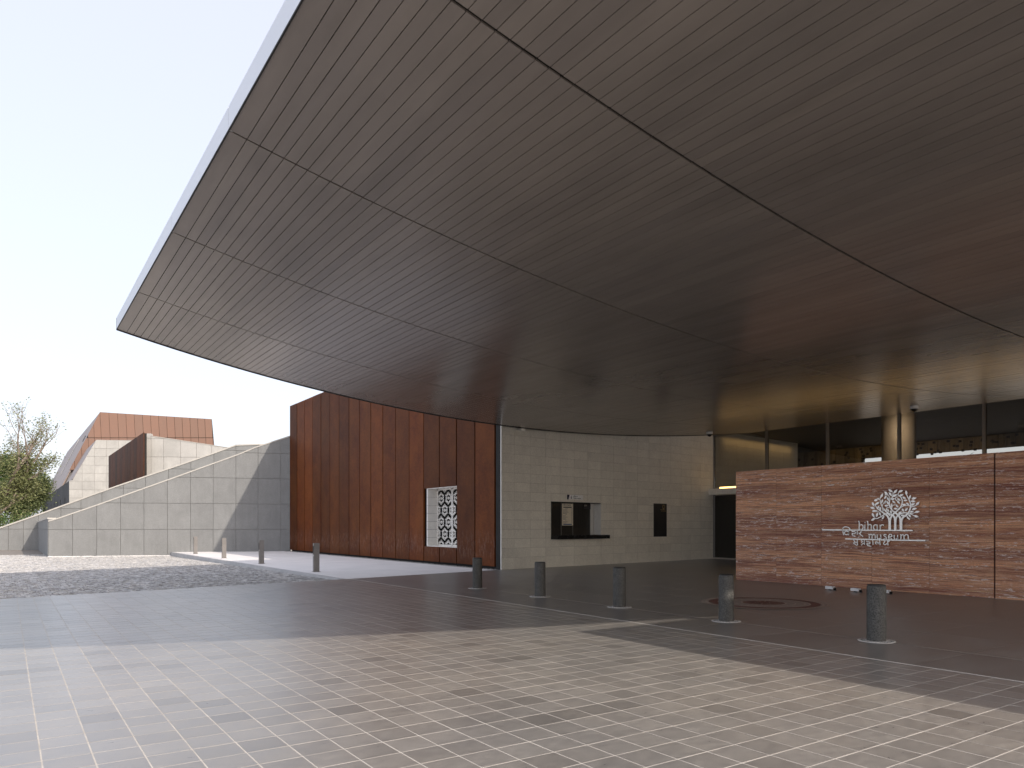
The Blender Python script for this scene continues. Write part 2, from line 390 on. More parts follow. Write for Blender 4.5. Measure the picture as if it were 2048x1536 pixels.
# forecourt beyond the modelled tiles: plain sheets, tile-faced only to the south
mb = MB(); mb.prism([(-60,-40,0),(60,-40,0),(60,-1.62,0),(-60,-1.62,0)], (0,0,-.5)); struct('south_forecourt', mb, M_tile)
mb = MB(); mb.prism([(-60,-1.62,0),(-1.9,-1.62,0),(-1.9,nline(-1.9),0),(-60,nline(-60),0)], (0,0,-.5))
struct('west_forecourt', mb, M_side)  # out of view; made white to bounce light up to the soffit
mb = MB(); mb.prism([(-1.9,-1.62,-.0012),(8.6,-1.62,-.0012),(8.6,nline(8.6),-.0012),(-1.9,nline(-1.9),-.0012)], (0,0,-.5))
pav = struct('pavement', mb, M_grout)
# tiles 300 x 303 mm
tiles = []
outl = [(-1.9,-1.62),(8.6,-1.62),(8.6,nline(8.6)-.004),(-1.9,nline(-1.9)-.004)]
for i in range(35):
    for j in range(-25, 60):
        x1 = 8.6 - .3*i; x0 = x1-.3; y0 = 5.65+.303*j; y1 = y0+.303
        g = .0055
        P = clip_poly(outl, x0+g, y0+g, x1-g, y1-g)
        if len(P) < 3 or parea(P) < .002: continue
        cx_, cy_ = (x0+x1)/2, (y0+y1)/2
        Y = cx_*S_ + cy_*C_; X = cx_*C_ - cy_*S_
        vis = Y > 1 and abs(X/Y*FPX) < 1030 and HOR + 1.6/Y*FPX < 1545
        tiles.append((-(1/Y**3) if vis else 1, P, x0, y0, abs(parea(P) - (.3-2*g)*(.303-2*g)) < 1e-5))
tiles.sort(key=lambda t: t[0])
tm = MB(); tm.prism([(-.1445,-.146,0),(.1445,-.146,0),(.1445,.146,0),(-.1445,.146,0)], (0,0,-.02)); tme = tm.mesh('paving_tile', M_tile)
rest = MB(); cnt = 0
for k, P, x0, y0, full in tiles:
    dz = random.uniform(-.0004, .0008)
    if cnt < 300 and full and k < 0:
        o = inst('paving_tile', tme, pav, (x0+.15, y0+.1515, dz)); o.rotation_euler = (random.uniform(-.002,.002), random.uniform(-.002,.002), 0); cnt += 1
    else:
        rest.prism([(p[0], p[1], dz + (p[0]-x0)*random.uniform(-.001,.001)) for p in P], (0,0,-.02))
o = part('paving_tile_field', rest, M_tile, pav, kind='stuff', recalc=False)
# driveway slabs 1.4 x 1.2 between tiles and walls
mb = MB(); ol = [(8.6,-1.62),(28.9,-1.62),(28.9,24.6),(14.9,22.5),(8.6,nline(8.6))]
mb.prism([(x,y,-.004) for x, y in ol], (0,0,-.5)); drv = struct('driveway', mb, M_slabjoint)
for i in range(15):
    for j in range(-6, 17):
        x0 = 8.6+1.4*i; y0 = 4.4+1.212*j
        P = clip_poly(ol, x0+.003, y0+.003, x0+1.397, y0+1.209)
        if len(P) < 3 or parea(P) < .01: continue
        q = MB(); q.prism([(p[0],p[1],0) for p in P], (0,0,-.03)); part('paving_slab', q, M_slab, drv, loc=(x0+.7, y0+.6, 0))
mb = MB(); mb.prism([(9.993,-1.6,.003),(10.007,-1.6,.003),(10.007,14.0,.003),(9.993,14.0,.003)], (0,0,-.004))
part('sun_slit_strip', mb, gmat('pale sun slit', (.30,.25,.20), (.2,.17,.145), 1.2, rough=.8), drv)  # pale strip along the joint paints in a thin slit of sun
mb = MB(); mb.prism([(8.59,-1.6,.003),(8.615,-1.6,.003),(8.615,nline(8.6),.003),(8.59,nline(8.6),.003)], (0,0,-.004))
part('border_strip', mb, M_grout, drv)
# road of small granite setts, falling gently away
mb = MB(); xs = [-60, -20, 0, 4.2, 8.45]; ys = [0, 2, 5, 8, 12, 17, 22, 27, 32, 60]
vs = []; fs = []
for yy in ys:
    for x in xs: y = nline(x) + yy + .004; vs.append((x, y, roadz(x, y) - .03))
for j in range(len(ys)-1):
    for i in range(len(xs)-1): a = j*len(xs)+i; fs.append((a, a+1, a+1+len(xs), a+len(xs)))
mb.add(vs, fs); road = struct('road', mb, M_bed, recalc=False)
# front concrete wall line needed for limits
WP, WQ = W(97, 1052, 43.5), W(582, 1052, 47.0)
def wally(x): return WP.y + (x-WP.x)*(WQ.y-WP.y)/(WQ.x-WP.x)
st = MB(); px_, py_ = .13, .10
j = 0; y = 19.4
while y < 56:
    i = 0; x = -1.6 + (.065 if j % 2 else 0)
    while x < 8.42:
        if y > nline(x)+.02 and (y < wally(x)-.05 if x > 2.05 else True):
            z = roadz(x, y) + random.uniform(-.006, .006); tx, ty = random.uniform(-.004,.004), random.uniform(-.004,.004)
            a, b, c_, d = x+.008+random.uniform(0,.006), y+.006+random.uniform(0,.005), x+px_-.006, y+py_-.006
            st.add([(a,b,z-.03),(c_,b,z-.03),(c_,d,z-.03),(a,d,z-.03),(a+.006,b+.006,z-tx-ty),(c_-.006,b+.006,z+tx-ty),(c_-.006,d-.006,z+tx+ty),(a+.006,d-.006,z-tx+ty)],
                   [(4,5,6,7),(0,1,5,4),(1,2,6,5),(2,3,7,6),(3,0,4,7)])
        x += px_; i += 1
    y += py_; j += 1
part('sett', st, M_sett, road, kind='stuff', recalc=False)
# white forecourt in front of the steel building
mb = MB(); mb.prism([(8.47,nline(8.47),0),(14.6,nline(14.6),0),(14.6,wally(14.6)+.3,0),(8.47,wally(8.47)+.3,0)], (0,0,-.5))
mb2 = MB(); sw = struct('sidewalk', mb, M_side)
kb = MB(); y = nline(8.4)+.03
while y < wally(8.4)-.05:
    kb.box(8.33, y, -.5, 8.465, min(y+.93, wally(8.4)), .004); y += .94
part('kerb', kb, gmat('kerb stone', (.42,.42,.42), (.52,.51,.5), 2, rough=.85), sw)
mb = MB(); mb.box(14.6, 22.35, -.4, 15.2, 46.6, -.02); gs = struct('gravel_strip', mb, M_bed)
pb = MB()
for _ in range(2600):
    x, y = random.uniform(14.55, 14.95), random.uniform(22.5, 46.4); r = random.uniform(.012, .035)
    vs = [(x+r*a*random.uniform(.7,1.2), y+r*b*random.uniform(.7,1.2), -.01+r*c_*.8) for a,b,c_ in ((1,0,0),(-1,0,0),(0,1,0),(0,-1,0),(0,0,1),(0,0,-1))]
    pb.add(vs, [(0,2,4),(2,1,4),(1,3,4),(3,0,4),(2,0,5),(1,2,5),(3,1,5),(0,3,5)])
part('pebble', pb, M_pebble, gs, kind='stuff')
pb = MB()
for _ in range(700):
    t = random.random(); x = WP.x + t*(8.4-WP.x); y = wally(x) - random.uniform(.02,.22); r = random.uniform(.02,.06); z = roadz(x, y)
    vs = [(x+r*a*random.uniform(.7,1.2), y+r*b*random.uniform(.7,1.2), z+r*c_*.8) for a,b,c_ in ((1,0,0),(-1,0,0),(0,1,0),(0,-1,0),(0,0,1),(0,0,-1))]
    pb.add(vs, [(0,2,4),(2,1,4),(1,3,4),(3,0,4),(2,0,5),(1,2,5),(3,1,5),(0,3,5)])
part('white_pebble', pb, M_side, road, kind='stuff')

# ------------------------------------------------------------ canopy
can = thing('entrance_canopy', 'huge bronze-boarded entrance canopy with thin pale metal edge sweeping over the forecourt', 'canopy', (2.47, 22.1, 0))
RIM = 22.1; XL = 2.47
def south(x):
    pts = [(-9,2.6),(2.4,1.9),(3.05,1.84),(9.2,1.2),(12.2,.94),(18,.4),(45,.4)]
    for (a,b),(c,d) in zip(pts, pts[1:]):
        if x <= c: return b+(d-b)*(x-a)/(c-a)
    return .4
def ctop(x): return min(9.3, soff(XL)+.30 + .18*(x-XL))
xs = [XL+.02 + (28.72-XL-.02)*i/60 for i in range(61)]
# roof body: backing above the boards, edges, top
mb = MB(); vs = []; n = len(xs)
for x in xs: vs += [(x, south(x), soff(x)+.045), (x, RIM-.01, soff(x)+.045), (x, RIM-.01, ctop(x)), (x, south(x), ctop(x))]
fs = []
for i in range(n-1):
    a = 4*i; b = a+4
    fs += [(a,b,b+1,a+1),(a+1,b+1,b+2,a+2),(a+2,b+2,b+3,a+3),(a+3,b+3,b,a)]
fs += [(0,1,2,3),(4*n-4,4*n-1,4*n-2,4*n-3)]
mb.add(vs, fs); part('roof_body', mb, M_black, can)
seams = [RIM, 18.31, 14.23, 10.15, 6.09, 2.03, -2]
BW = .1655
bo = []
x = XL; first = True; edges = []
edges.append((XL-.035, XL+.19)); x = XL+.19
while x < 28.68: edges.append((x, min(x+BW, 28.7))); x += BW
for (x0, x1) in edges:
    for k in range(len(seams)-1):
        g = .022 if seams[k] in (6.09, 2.03) else .018
        ya = max(seams[k+1]+g, south(x0)+.02); yb = seams[k] - (g if k else 0)
        if yb-ya < .05: continue
        # nearest seen point of the board decides how large it shows
        X_ = (x0)*C_ - ya*S_; Y_ = x0*S_ + ya*C_; px = CX + FPX*X_/max(Y_,.1); py = HOR - (soff(x0)-1.6)/max(Y_,.1)*FPX
        Ym = x0*S_ + (ya+yb)/2*C_; Xm = x0*C_-(ya+yb)/2*S_
        pxm = CX + FPX*Xm/max(Ym,.5); pym = HOR-(soff(x0)-1.6)/max(Ym,.5)*FPX
        seen = -150 < pxm < 2200 and pym > -300
        bo.append(((BW*FPX/Ym)*(yb-ya)*FPX/Ym*(soff(x0)-1.6)/Ym if seen else 0, x0, x1, ya, yb))
bo.sort(key=lambda t: -t[0]); rest = MB()
for q, (sz, x0, x1, ya, yb) in enumerate(bo):
    g = .0055; xa, xb = x0+g, x1-g; j_ = random.uniform(-.0015, .0015)
    za, zb = soff(xa)+j_, soff(xb)+j_+random.uniform(-.001,.001); t = .022
    vs = [(xa,ya,za),(xb,ya,zb),(xb,yb,zb),(xa,yb,za),(xa,ya,za+t),(xb,ya,zb+t),(xb,yb,zb+t),(xa,yb,za+t)]
    F = [(0,3,2,1),(4,5,6,7),(0,1,5,4),(1,2,6,5),(2,3,7,6),(3,0,4,7)]
    if q < 300 and sz > 0:
        b = MB(); b.add(vs, F); part('soffit_board', b, M_soffit, can, loc=((xa+xb)/2, (ya+yb)/2, za), recalc=False)
    else: rest.add(vs, F)
part('soffit_board_field', rest, M_soffit, can, kind='stuff', recalc=False)
# pale metal fascia, one sheet per seam bay
for k in range(len(seams)-1):
    ya = max(seams[k+1]+.006, south(XL)); yb = seams[k]-.006
    if yb-ya < .1: continue
    b = MB(); b.box(XL-.05, ya, soff(XL)+.012, XL+.015, yb, soff(XL)+.31); part('fascia_sheet', b, M_fascia, can, loc=(XL, (ya+yb)/2, soff(XL)))
b = MB(); b.box(XL-.053, south(XL), soff(XL)-.012, XL-.038, RIM, soff(XL)+.011); part('drip_edge', b, M_black, can)
b = MB()
for i in range(n-1):
    x0, x1 = xs[i], xs[i+1]
    if i == 0: x0 = XL-.05
    vs = [(x0,RIM,soff(x0)-.02),(x1,RIM,soff(x1)-.02),(x1,RIM+.05,soff(x1)-.02),(x0,RIM+.05,soff(x0)-.02),(x0,RIM,soff(x0)+.3),(x1,RIM,soff(x1)+.3),(x1,RIM+.05,soff(x1)+.3),(x0,RIM+.05,soff(x0)+.3)]
    b.add(vs, [(0,3,2,1),(4,5,6,7),(0,1,5,4),(2,3,7,6)])
part('rim_flashing', b, M_black, can, recalc=False)
# steel bracket tying the canopy back to the stone wall
b = MB(); b.box(15.62, 22.16, 5.12, 15.8, 22.5, 5.2); part('wall_bracket', b, M_steel, can)

# ------------------------------------------------------------ weathering steel building
XC = 14.9
blk = thing('steel_clad_building', 'tall rust-red building of upright weathering steel panels with white lattice window', 'building', (XC, 34.7, 0))
wy0, wy1, wz0, wz1 = 25.45, 28.21, .73, 3.21
TOPC = 9.22
b = MB()
for a in ((XC+.1, wy1, -.4, XC+.45, 46.6, TOPC-.05),(XC+.1, 22.62, -.4, XC+.45, wy0, TOPC-.05),(XC+.1, wy0, wz1, XC+.45, wy1, TOPC-.05),(XC+.1, wy0, -.4, XC+.45, wy1, wz0),
          (XC+.45, 46.2, -.4, 44, 46.6, TOPC-.05),(XC+.45, 24.9, 7.4, 44, 46.2, TOPC-.05)): b.box(*a)
part('wall_core', b, M_black, blk)
cf = Face((XC, 46.68), (XC, 22.83))      # u runs towards the viewer, normal faces the forecourt
cf.n = Vector((-1,0,0))
pit = cf.L/17
for k in range(17):
    u0, u1 = k*pit, (k+1)*pit
    y0, y1 = 46.68-u1, 46.68-u0
    segs = [(.1, TOPC)]
    if k in (13, 14): segs = [(.1, wz0), (wz1, TOPC)]
    for z0, z1 in segs:
        b = MB(); g = .033; j_ = random.uniform(-.008,.008)
        yy0 = y0+g; yy1 = y1-g
        b.box(XC-.012+j_, yy0, z0, XC+.07, yy1, z1)
        part('steel_panel', b, M_corten, blk, loc=(XC, (y0+y1)/2, z0))
b = MB(); b.box(XC+.01, 22.43, .0, XC+.12, 22.78, TOPC); part('corner_slot_shade', b, M_black, blk)  # black strip standing in for the shade of the open corner slot
# deep stone-lined window with pierced white lattice
D = .56
win = MB(); win.box(XC+D, wy0-.3, wz0-.2, XC+D+.05, wy1+.3, wz1+.2)
wf = part('lattice_window', win, M_black, blk, loc=(XC+D, (wy0+wy1)/2, wz0))
rows = 7
for k in range(rows):                       # stone reveal on the far side, blocks with joints
    z0 = wz0+.03 + (wz1-wz0-.06)*k/rows; z1 = wz0+.03 + (wz1-wz0-.06)*(k+1)/rows
    b = MB(); b.box(XC+.0, wy1-.12, z0+.004, XC+D-.002, wy1-.02, z1-.004); part('reveal_block', b, M_screen, wf, loc=(XC+.25, wy1-.1, z0))
b = MB(); b.box(XC, wy0+.0, wz0, XC+D-.002, wy1-.02, wz0+.03); part('sill', b, M_screen, wf)
b = MB(); b.box(XC, wy0+.0, wz1-.03, XC+D-.002, wy1-.02, wz1); part('lintel', b, M_screen, wf)
b = MB(); b.box(XC+.0, wy0-.0, wz0+.03, XC+D-.002, wy0+.06, wz1-.03); part('jamb', b, M_screen, wf)
def seg_clip(a, b, x0, y0, x1, y1):
    t0, t1 = 0, 1; dx, dy = b[0]-a[0], b[1]-a[1]
    for p, q in ((-dx, a[0]-x0), (dx, x1-a[0]), (-dy, a[1]-y0), (dy, y1-a[1])):
        if abs(p) < 1e-9:
            if q < 0: return None
        else:
            r = q/p
            if p < 0: t0 = max(t0, r)
            else: t1 = min(t1, r)
    if t0 >= t1: return None
    return (a[0]+dx*t0, a[1]+dy*t0), (a[0]+dx*t1, a[1]+dy*t1)
def lattice(y0, y1, z0, z1, cw=.62, chh=.54):
    S = []; hw, hh = cw/2, chh/2
    r = 0; z = z0 - chh
    while z < z1 + chh:
        c = y0 - cw + (hw if r % 2 else 0)
        while c < y1 + cw:
            for s, wdt in ((1, .10), (.6, .06)):
                V = [(c, z+hh*1.25*s), (c+hw*s, z+hh*.62*s), (c+hw*s, z-hh*.62*s), (c, z-hh*1.25*s), (c-hw*s, z-hh*.62*s), (c-hw*s, z+hh*.62*s)]
                for k in range(6): S.append((V[k], V[(k+1)%6], wdt))
            for sx in (-1, 1):
                S.append(((c+sx*hw*.6, z+hh*.32), (c+sx*hw, z+hh*.62), .04)); S.append(((c+sx*hw*.6, z-hh*.32), (c+sx*hw, z-hh*.62), .04))
                pass
            S.append(((c, z+hh*.65), (c, z+hh*1.25), .04)); S.append(((c, z-hh*.65), (c, z-hh*1.25), .04))
            for V in ([(c, z+.055), (c+.055, z), (c, z-.055), (c-.055, z)],):
                for k in range(4): S.append((V[k], V[(k+1)%4], .032))
            S.append(((c-hw*.6, z), (c-.055, z), .03)); S.append(((c+hw*.6, z), (c+.055, z), .03))
            c += cw
        z += chh*.94; r += 1
    mb = MB()
    for a, b_, wd in S:
        q = seg_clip(a, b_, y0, z0, y1, z1)
        if q: mb.bar((XC+D-.09, q[0][0], q[0][1]), (XC+D-.09, q[1][0], q[1][1]), wd, (1,0,0), .05)
    for (a, b_) in (((y0,z0),(y1,z0)),((y0,z1),(y1,z1)),((y0,z0),(y0,z1)),((y1,z0),(y1,z1))):
        mb.bar((XC+D-.1, a[0], a[1]), (XC+D-.1, b_[0], b_[1]), .07, (1,0,0), .07)
    return mb
ym = (wy0+wy1)/2 - .02
for a, c_ in ((wy0+.08, ym-.03), (ym+.03, wy1-.15)):
    part('lattice_panel', lattice(a, c_, wz0+.05, wz1-.05), M_screen, wf, loc=(XC+D, (a+c_)/2, wz0))

# ------------------------------------------------------------ limestone wall with ticket window
sf = Face((14.9, 22.4), (28.7, 24.3))
sw_ = thing('limestone_wall', 'cream limestone block wall with a ticket counter opening under the canopy', 'wall', sf.at(sf.L/2, 0))
tu0, tu1, tz0, tz1 = 2.54, 5.49, 1.24, 2.55
Lw = 22.5                                  # the wall runs on behind the glass
cols = [0] + [.62+.81*k for k in range(28)]; cols = [c for c in cols if c < Lw] + [Lw]
zr = [0] + [.09+.3475*k for k in range(0, 19)]; zr[1] = .02; zr = [0] + [.09+.3475*k for k in range(1, 19)]
b = MB(); dd = .034
def corebox(u0, u1, z0, z1, n0=-.4, n1=0):
    b.prism([sf.at(u0,z0,n0), sf.at(u1,z0,n0), sf.at(u1,z1,n0), sf.at(u0,z1,n0)], sf.n*(n1-n0))
corebox(.1, tu0, -.3, 9.0); corebox(tu1, Lw, -.3, 9.0); corebox(tu0, tu1, -.3, tz0-.12); corebox(tu0, tu1, tz1, 9.0)
part('wall_core', b, M_mortar, sw_)
blocks = []
for i in range(len(cols)-1):
    for j in range(len(zr)-1):
        u0, u1, z0, z1 = cols[i], cols[i+1], zr[j], zr[j+1]
        rects = [(u0, u1, z0, z1)]
        ou0, ou1, oz0, oz1 = max(u0,tu0), min(u1,tu1), max(z0,tz0-.12), min(z1,tz1)
        if ou0 < ou1-.001 and oz0 < oz1-.001:
            rects = []
            if u0 < tu0: rects.append((u0, tu0, z0, z1))
            if u1 > tu1: rects.append((tu1, u1, z0, z1))
            if z0 < tz0-.12: rects.append((max(u0,tu0), min(u1,tu1), z0, tz0-.12))
            if z1 > tz1: rects.append((max(u0,tu0), min(u1,tu1), tz1, z1))
        for r in rects:
            if r[1]-r[0] > .03 and r[3]-r[2] > .03: blocks.append(r)
blocks.sort(key=lambda r: (r[0] > 13.9, r[2] > 5.2, r[0] + 0*r[2]))
rest = MB()
for q, (u0,u1,z0,z1) in enumerate(blocks):
    g = .003; t = random.uniform(.028,.032); P = [sf.at(u0+g,z0+g,0), sf.at(u1-g,z0+g,0), sf.at(u1-g,z1-g,0), sf.at(u0+g,z1-g,0)]
    if q < 300:
        k = MB(); k.prism(P, sf.n*t); part('stone_block', k, M_lime, sw_, loc=sf.at((u0+u1)/2, (z0+z1)/2))
    else: rest.prism(P, sf.n*t)
part('stone_block_field', rest, M_lime, sw_, kind='stuff')
k = MB(); k.prism([sf.at(-.03,-.1,-.02), sf.at(-.002,-.1,-.02), sf.at(-.002,9,-.02), sf.at(-.03,9,-.02)], sf.n*.052); part('end_stone', k, M_screen, sw_)
# ticket window
k = MB(); k.prism([sf.at(tu0,tz0,-.38), sf.at(tu1,tz0,-.38), sf.at(tu1,tz1,-.38), sf.at(tu0,tz1,-.38)], sf.n*.02)
tw = part('ticket_window', k, flat('smoked glass', (.05,.045,.04), .12), sw_, loc=sf.at(tu0,tz0,-.38))
k = MB(); k.prism([sf.at(tu1-.02,tz0,-.36), sf.at(tu1+.0,tz0,-.36), sf.at(tu1+.0,tz1,-.36), sf.at(tu1-.02,tz1,-.36)], sf.n*.385); part('reveal', k, M_screen, tw)
k = MB(); k.prism([sf.at(tu0,tz1-.02,-.36), sf.at(tu1-.02,tz1-.02,-.36), sf.at(tu1-.02,tz1,-.36), sf.at(tu0,tz1,-.36)], sf.n*.385); part('head', k, M_black, tw)
for u in (tu0+.02, tu0+.95, tu0+1.62, tu1-.25):
    k = MB(); k.prism([sf.at(u,tz0,-.355), sf.at(u+(.2 if u > 5 else .02),tz0,-.355), sf.at(u+(.2 if u > 5 else .02),tz1-.02,-.355), sf.at(u,tz1-.02,-.355)], sf.n*(.02)); part('mullion', k, M_steel if u > 5 else M_anod, tw)
k = MB()                                    # dark grille behind the glass: brick-bond slots
for r in range(9):
    for c in range(22):
        u = tu0+.15+c*.115; z = tz0+.28+r*.115 + (.055 if c % 2 else 0)
        if u > tu1-.3 or z > tz1-.2 or tu0+.93 < u < tu0+1.66: continue
        k.prism([sf.at(u,z,-.355), sf.at(u+.055,z,-.355), sf.at(u+.055,z+.075,-.355), sf.at(u,z+.075,-.355)], sf.n*.006)
part('grille', k, M_black, tw)
k = MB(); k.prism([sf.at(tu0-.02,1.08,-.36), sf.at(5.78,1.08,-.0), sf.at(5.78,1.235,-.0), sf.at(tu0-.02,1.235,-.36)], sf.n*.0)
k = MB(); k.prism([sf.at(tu0+.02,1.085,-.36), sf.at(tu1-.03,1.085,-.36), sf.at(tu1-.03,1.235,-.36), sf.at(tu0+.02,1.235,-.36)], sf.n*.36)
k.prism([sf.at(tu0-.01,1.085,.034), sf.at(5.62,1.085,.034), sf.at(5.62,1.235,.034), sf.at(tu0-.01,1.235,.034)], sf.n*.36)
part('counter', k, M_counter, tw)

def text_mesh(txt, size, ext=.001):
    cu = bpy.data.curves.new('t', 'FONT'); cu.body = txt; cu.size = size; cu.extrude = ext; cu.align_x = 'LEFT'
    o = bpy.data.objects.new('t', cu); C.objects.link(o); dg = bpy.context.evaluated_depsgraph_get()
    me = bpy.data.meshes.new_from_object(o.evaluated_get(dg)); bpy.data.objects.remove(o); return me
def put_text(name, txt, size, face, u, z, n, mat, parent):
    me = text_mesh(txt, size); me.name = name; me.materials.clear(); me.materials.append(mat)
    o = bpy.data.objects.new(name, me); C.objects.link(o); o.parent = parent
    R = Matrix((face.d, Vector((0,0,1)), face.n)).transposed().to_4x4()
    o.matrix_local = Matrix.Translation(face.at(u, z, n) - wloc(parent)) @ R; return o
def quad(face, u0, z0, u1, z1, n, t):
    k = MB(); k.prism([face.at(u0,z0,n), face.at(u1,z0,n), face.at(u1,z1,n), face.at(u0,z1,n)], face.n*t); return k
# ticket counter sign
sg = thing('ticket_sign', 'small white sign reading Ticket counter above the ticket window', 'sign', sf.at(3.93, 2.66, .04))
part('plate', quad(sf, 3.5, 2.655, 4.35, 2.84, .033, .02), M_signw, sg)
k = MB(); k.prism([sf.at(3.44,2.655,.035), sf.at(3.5,2.655,.035), sf.at(3.56,2.84,.035), sf.at(3.44,2.84,.035)], sf.n*.021); part('corner_flash', k, M_navy, sg)
k = MB(); k.lathe((0,0,0), [(.0,0),(.001,0)], 3); k = quad(sf, 3.645, 2.68, 3.675, 2.76, .053, .002)
k.prism([sf.at(3.66+.018*math.cos(a*.785), 2.785+.018*math.sin(a*.785), .053) for a in range(8)], sf.n*.002)
k.prism([sf.at(3.625,2.72,.053), sf.at(3.695,2.70,.053), sf.at(3.695,2.715,.053), sf.at(3.625,2.735,.053)], sf.n*.0015)
part('pictogram', k, M_navy, sg)
put_text('lettering', '\u091f\u093f\u0915\u091f \u0918\u0930', .075, sf, 3.78, 2.755, .0545, M_ink, sg)
put_text('lettering', 'Ticket counter', .075, sf, 3.78, 2.685, .0545, M_ink, sg)
# price notice
nt_ = thing('price_notice', 'cream price notice with printed lines hanging in the ticket window', 'notice', sf.at(3.6, 1.6, -.33))
part('sheet', quad(sf, 3.53, 1.62, 4.17, 2.50, -.33, .006), M_paper, nt_)
part('blue_band', quad(sf, 3.60, 1.645, 4.10, 1.685, -.324, .002), M_blue, nt_)
part('heading_band', quad(sf, 3.60, 2.335, 4.08, 2.375, -.324, .002), M_ink, nt_)
put_text('lettering', '\u092c\u093f\u0939\u093e\u0930 \u0938\u0902\u0917\u094d\u0930\u0939\u093e\u0932\u092f', .075, sf, 3.60, 2.42, -.323, M_ink, nt_)
k = MB()
for r in range(13):
    z = 2.29-.048*r; wd = random.uniform(.1,.34)
    u = 3.58 if r % 5 else 3.72
    while u < 3.58+wd: k.prism([sf.at(u,z,-.324), sf.at(u+.03,z,-.324), sf.at(u+.03,z+.014,-.324), sf.at(u,z+.014,-.324)], sf.n*.001); u += .04
    k.prism([sf.at(4.08,z,-.324), sf.at(4.12,z,-.324), sf.at(4.12,z+.018,-.324), sf.at(4.08,z+.018,-.324)], sf.n*.001)
part('printed_line', k, M_ink, nt_, kind='stuff')
for u, t1, t2, lb in ((tu0+.03, '\u0928\u0917\u0926', 'Cash', 'small dark sticker in the upper left corner of the ticket window'), (4.82, '\u0938\u0942\u091a\u0928\u093e', 'Information', 'small dark sticker in the upper right corner of the ticket window')):
    q = thing('window_sticker', lb, 'sticker', sf.at(u, 2.3, -.33), 'stickers on the ticket window')
    part('sheet', quad(sf, u, 2.3, u+.42, 2.5, -.334, .004), M_plaque, q)
    put_text('lettering', t1, .08, sf, u+.03, 2.42, -.3285, M_paper, q); 
# black information plaque
pq = thing('information_plaque', 'tall black plaque with small gilt emblem on the limestone wall', 'plaque', sf.at(9.5, 1.13, .04))
part('plate', quad(sf, 9.05, 1.12, 9.99, 2.61, .034, .03), M_plaque, pq)
k = MB()
for a in range(10):
    t = a*math.pi/5; c = (9.75+.09*math.cos(t), 2.46+.08*math.sin(t)); dx, dz = math.cos(t)*.035, math.sin(t)*.035
    k.prism([sf.at(c[0]-dx,c[1]-dz,.064), sf.at(c[0]+dz*.5,c[1]-dx*.5,.064), sf.at(c[0]+dx,c[1]+dz,.064), sf.at(c[0]-dz*.5,c[1]+dx*.5,.064)], sf.n*.002)
for u0, u1, z in ((9.5,9.86,2.33),(9.56,9.92,2.27),(9.74,9.76,2.33)):
    k.prism([sf.at(u0,z,.064), sf.at(u1,z,.064), sf.at(u1,z+(.016 if u1-u0 > .1 else .1),.064), sf.at(u0,z+(.016 if u1-u0 > .1 else .1),.064)], sf.n*.002)
part('emblem', k, M_gold, pq)
k = MB()
for r in range(16):
    z = 2.12-.055*r; u = 9.2
    while u < 9.85-random.uniform(0,.08): k.prism([sf.at(u,z,.064), sf.at(u+.035,z,.064), sf.at(u+.035,z+.015,.064), sf.at(u,z+.015,.064)], sf.n*.001); u += .045
part('engraved_line', k, flat('dull engraving', (.05,.042,.04), .6), pq, kind='stuff')

# ------------------------------------------------------------ glass front and hall behind it
XG = 28.7
hall = thing('glazed_entrance_hall', 'dark entrance hall behind tall glass panes between slim metal mullions', 'building', (XG, 14, 0))
mg, ntg, bsg = newmat('tinted glass')
bsg.inputs['Base Color'].default_value = (.62,.62,.60,1); bsg.inputs['Roughness'].default_value = .02; bsg.inputs['Transmission Weight'].default_value = 1; bsg.inputs['IOR'].default_value = 1.45
glt = N(ntg, 'ShaderNodeBsdfTransparent'); glt.inputs[0].default_value = (.78,.77,.74,1); gg = N(ntg, 'ShaderNodeBsdfGlossy'); gg.inputs['Roughness'].default_value = .01; gg.inputs[0].default_value = (1,1,1,1)
fr = N(ntg, 'ShaderNodeFresnel'); fr.inputs[0].default_value = 1.5; mxg = N(ntg, 'ShaderNodeMixShader')
ntg.links.new(fr.outputs[0], mxg.inputs[0]); ntg.links.new(glt.outputs[0], mxg.inputs[1]); ntg.links.new(gg.outputs[0], mxg.inputs[2]); ntg.links.new(mxg.outputs[0], ntg.nodes['Material Output'].inputs[0])
ys_m = [24.28-3.03*k for k in range(9)]
for k, y in enumerate(ys_m):
    b = MB(); wd = .04 if k == 0 else .09
    b.box(XG-.1, y-wd, 0, XG+.06, y+.0, 6.02); part('mullion', b, M_anod, hall, loc=(XG, y, 0))
    if k < len(ys_m)-1:
        b = MB(); b.box(XG-.02, ys_m[k+1]+.005, 3.46 if k == 0 else .05, XG-.008, y-wd-.005, 6.0); part('glass_pane', b, mg, hall, loc=(XG, y-1.5, .05))
b = MB(); b.box(XG-.12, ys_m[-1], 6.0, XG+.1, 24.3, 6.1); part('head_channel', b, M_anod, hall)
b = MB(); b.box(XG-.12, ys_m[-1], .0, XG+.1, 24.3, .05); part('floor_channel', b, M_steel, hall)
